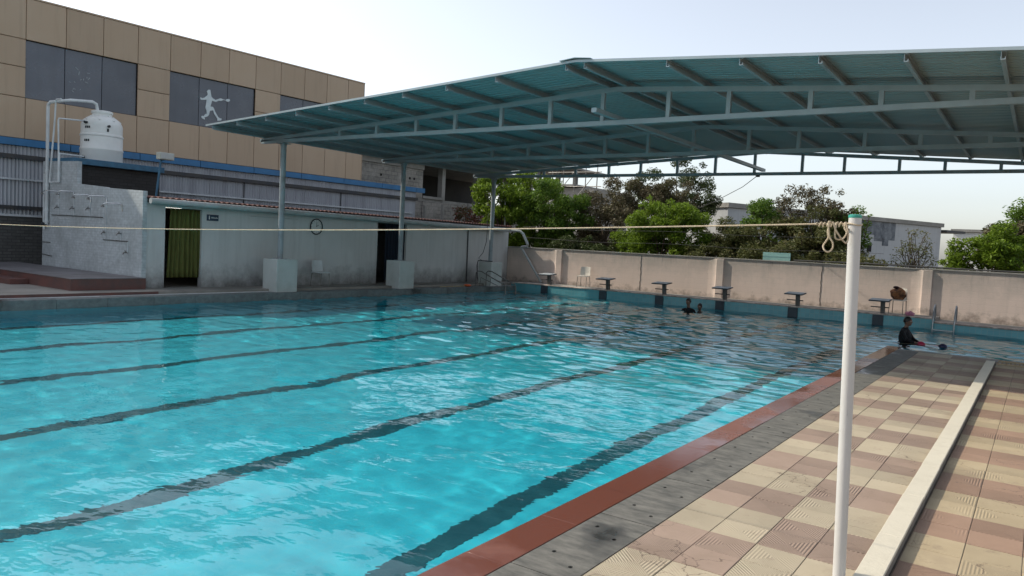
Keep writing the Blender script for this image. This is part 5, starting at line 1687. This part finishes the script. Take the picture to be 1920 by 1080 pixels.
caps = [([(-0.03, 0, -0.8), (-0.02, 0, -0.45), (0.0, 0, -0.22), (0.0, 0, -0.12)], [0.11, 0.105, 0.125, 0.09]),
        ([(0.0, -0.1, -0.11), (0.0, 0.1, -0.11)], [0.06, 0.06]), ([(0.0, 0, -0.08), (0.01, 0, 0.05)], [0.048, 0.045]),
        ([(0.0, -0.15, -0.12), (0.05, -0.26, -0.22), (0.22, -0.28, -0.2)], [0.05, 0.038, 0.027]), ([(0.0, 0.15, -0.12), (0.05, 0.26, -0.22), (0.22, 0.28, -0.2)], [0.05, 0.038, 0.027]),
        ([(-0.03, -0.07, -0.75), (0.0, -0.08, -1.0), (-0.05, -0.08, -1.28)], [0.08, 0.055, 0.038]), ([(-0.03, 0.07, -0.75), (0.0, 0.08, -1.0), (-0.05, 0.08, -1.28)], [0.08, 0.055, 0.038])]
caps += hand((0.22, -0.28, -0.2), (1, 0.1, 0), (0, 1, 0), 0.85) + hand((0.22, 0.28, -0.2), (1, -0.1, 0), (0, -1, 0), 0.85)
p2 = swimmer('person', 'child swimmer with only the dark haired head above water beside the larger swimmer', (-9.72, 25.5, -0.02), rad(-95), caps, head_bits(HC, s2), lambda c: c.z > -0.06 or c.x > 0.2, [MATS['skin'], MATS['swim_navy']])
hair_cap(p2, HC, MATS['hair'], s2)
eyes(p2, HC, s2)
# two children floating face down near the instructor, only their caps showing
for loc, rz, capm, suit, lab in (((-2.36, 21.35, -0.02), rad(160), 'swim_red', 'swim_teal', 'floating child swimmer in a red cap near the standing swimmer'),
                                 ((-1.86, 21.32, -0.02), rad(-15), 'swim_navy', 'swim_red', 'floating child swimmer in a dark navy cap, farther right in the water')):
    HC = (0.0, 0.0, -0.02)
    caps = [([(-0.12, 0, -0.07), (-0.32, 0, -0.11), (-0.55, 0, -0.13)], [0.075, 0.105, 0.10]), ([(-0.17, -0.1, -0.08), (-0.17, 0.1, -0.08)], [0.055, 0.055]),
            ([(-0.17, -0.13, -0.09), (0.02, -0.2, -0.13), (0.22, -0.16, -0.14)], [0.045, 0.036, 0.026]), ([(-0.17, 0.13, -0.09), (0.02, 0.2, -0.13), (0.22, 0.16, -0.14)], [0.045, 0.036, 0.026]),
            ([(-0.55, -0.06, -0.13), (-0.85, -0.08, -0.2), (-1.15, -0.08, -0.26)], [0.07, 0.05, 0.034]), ([(-0.55, 0.06, -0.13), (-0.85, 0.08, -0.2), (-1.15, 0.08, -0.22)], [0.07, 0.05, 0.034])]
    caps += hand((0.22, -0.16, -0.14), (1, 0.1, 0), (0, 1, 0), 0.8) + hand((0.22, 0.16, -0.14), (1, -0.1, 0), (0, -1, 0), 0.8)
    ch = swimmer('person', lab, loc, rz, caps, [((0.0, 0, -0.02), 0.11, 0.076, 0.09), ((0.07, 0, -0.06), 0.04, 0.045, 0.04)], lambda c: c.x > -0.1 or c.x < -0.62 or abs(c.y) > 0.15, [MATS['skin'], MATS[suit]])
    m = MB()
    v, f = [], []
    for j in range(9):
        ph = math.pi * 0.56 * j / 8
        for i in range(20):
            th_ = 2 * math.pi * i / 20
            v.append((-0.01 + 0.118 * math.sin(ph) * math.cos(th_), 0.084 * math.sin(ph) * math.sin(th_), -0.015 + 0.10 * math.cos(ph)))
    for j in range(8):
        for i in range(20):
            f.append((j * 20 + i, (j + 1) * 20 + i, (j + 1) * 20 + (i + 1) % 20, j * 20 + (i + 1) % 20))
    o = m.add(v, f).build('swim_cap', MATS[capm], ch, smooth=True, local=True)
    o.modifiers.new('thick', 'SOLIDIFY').thickness = 0.006
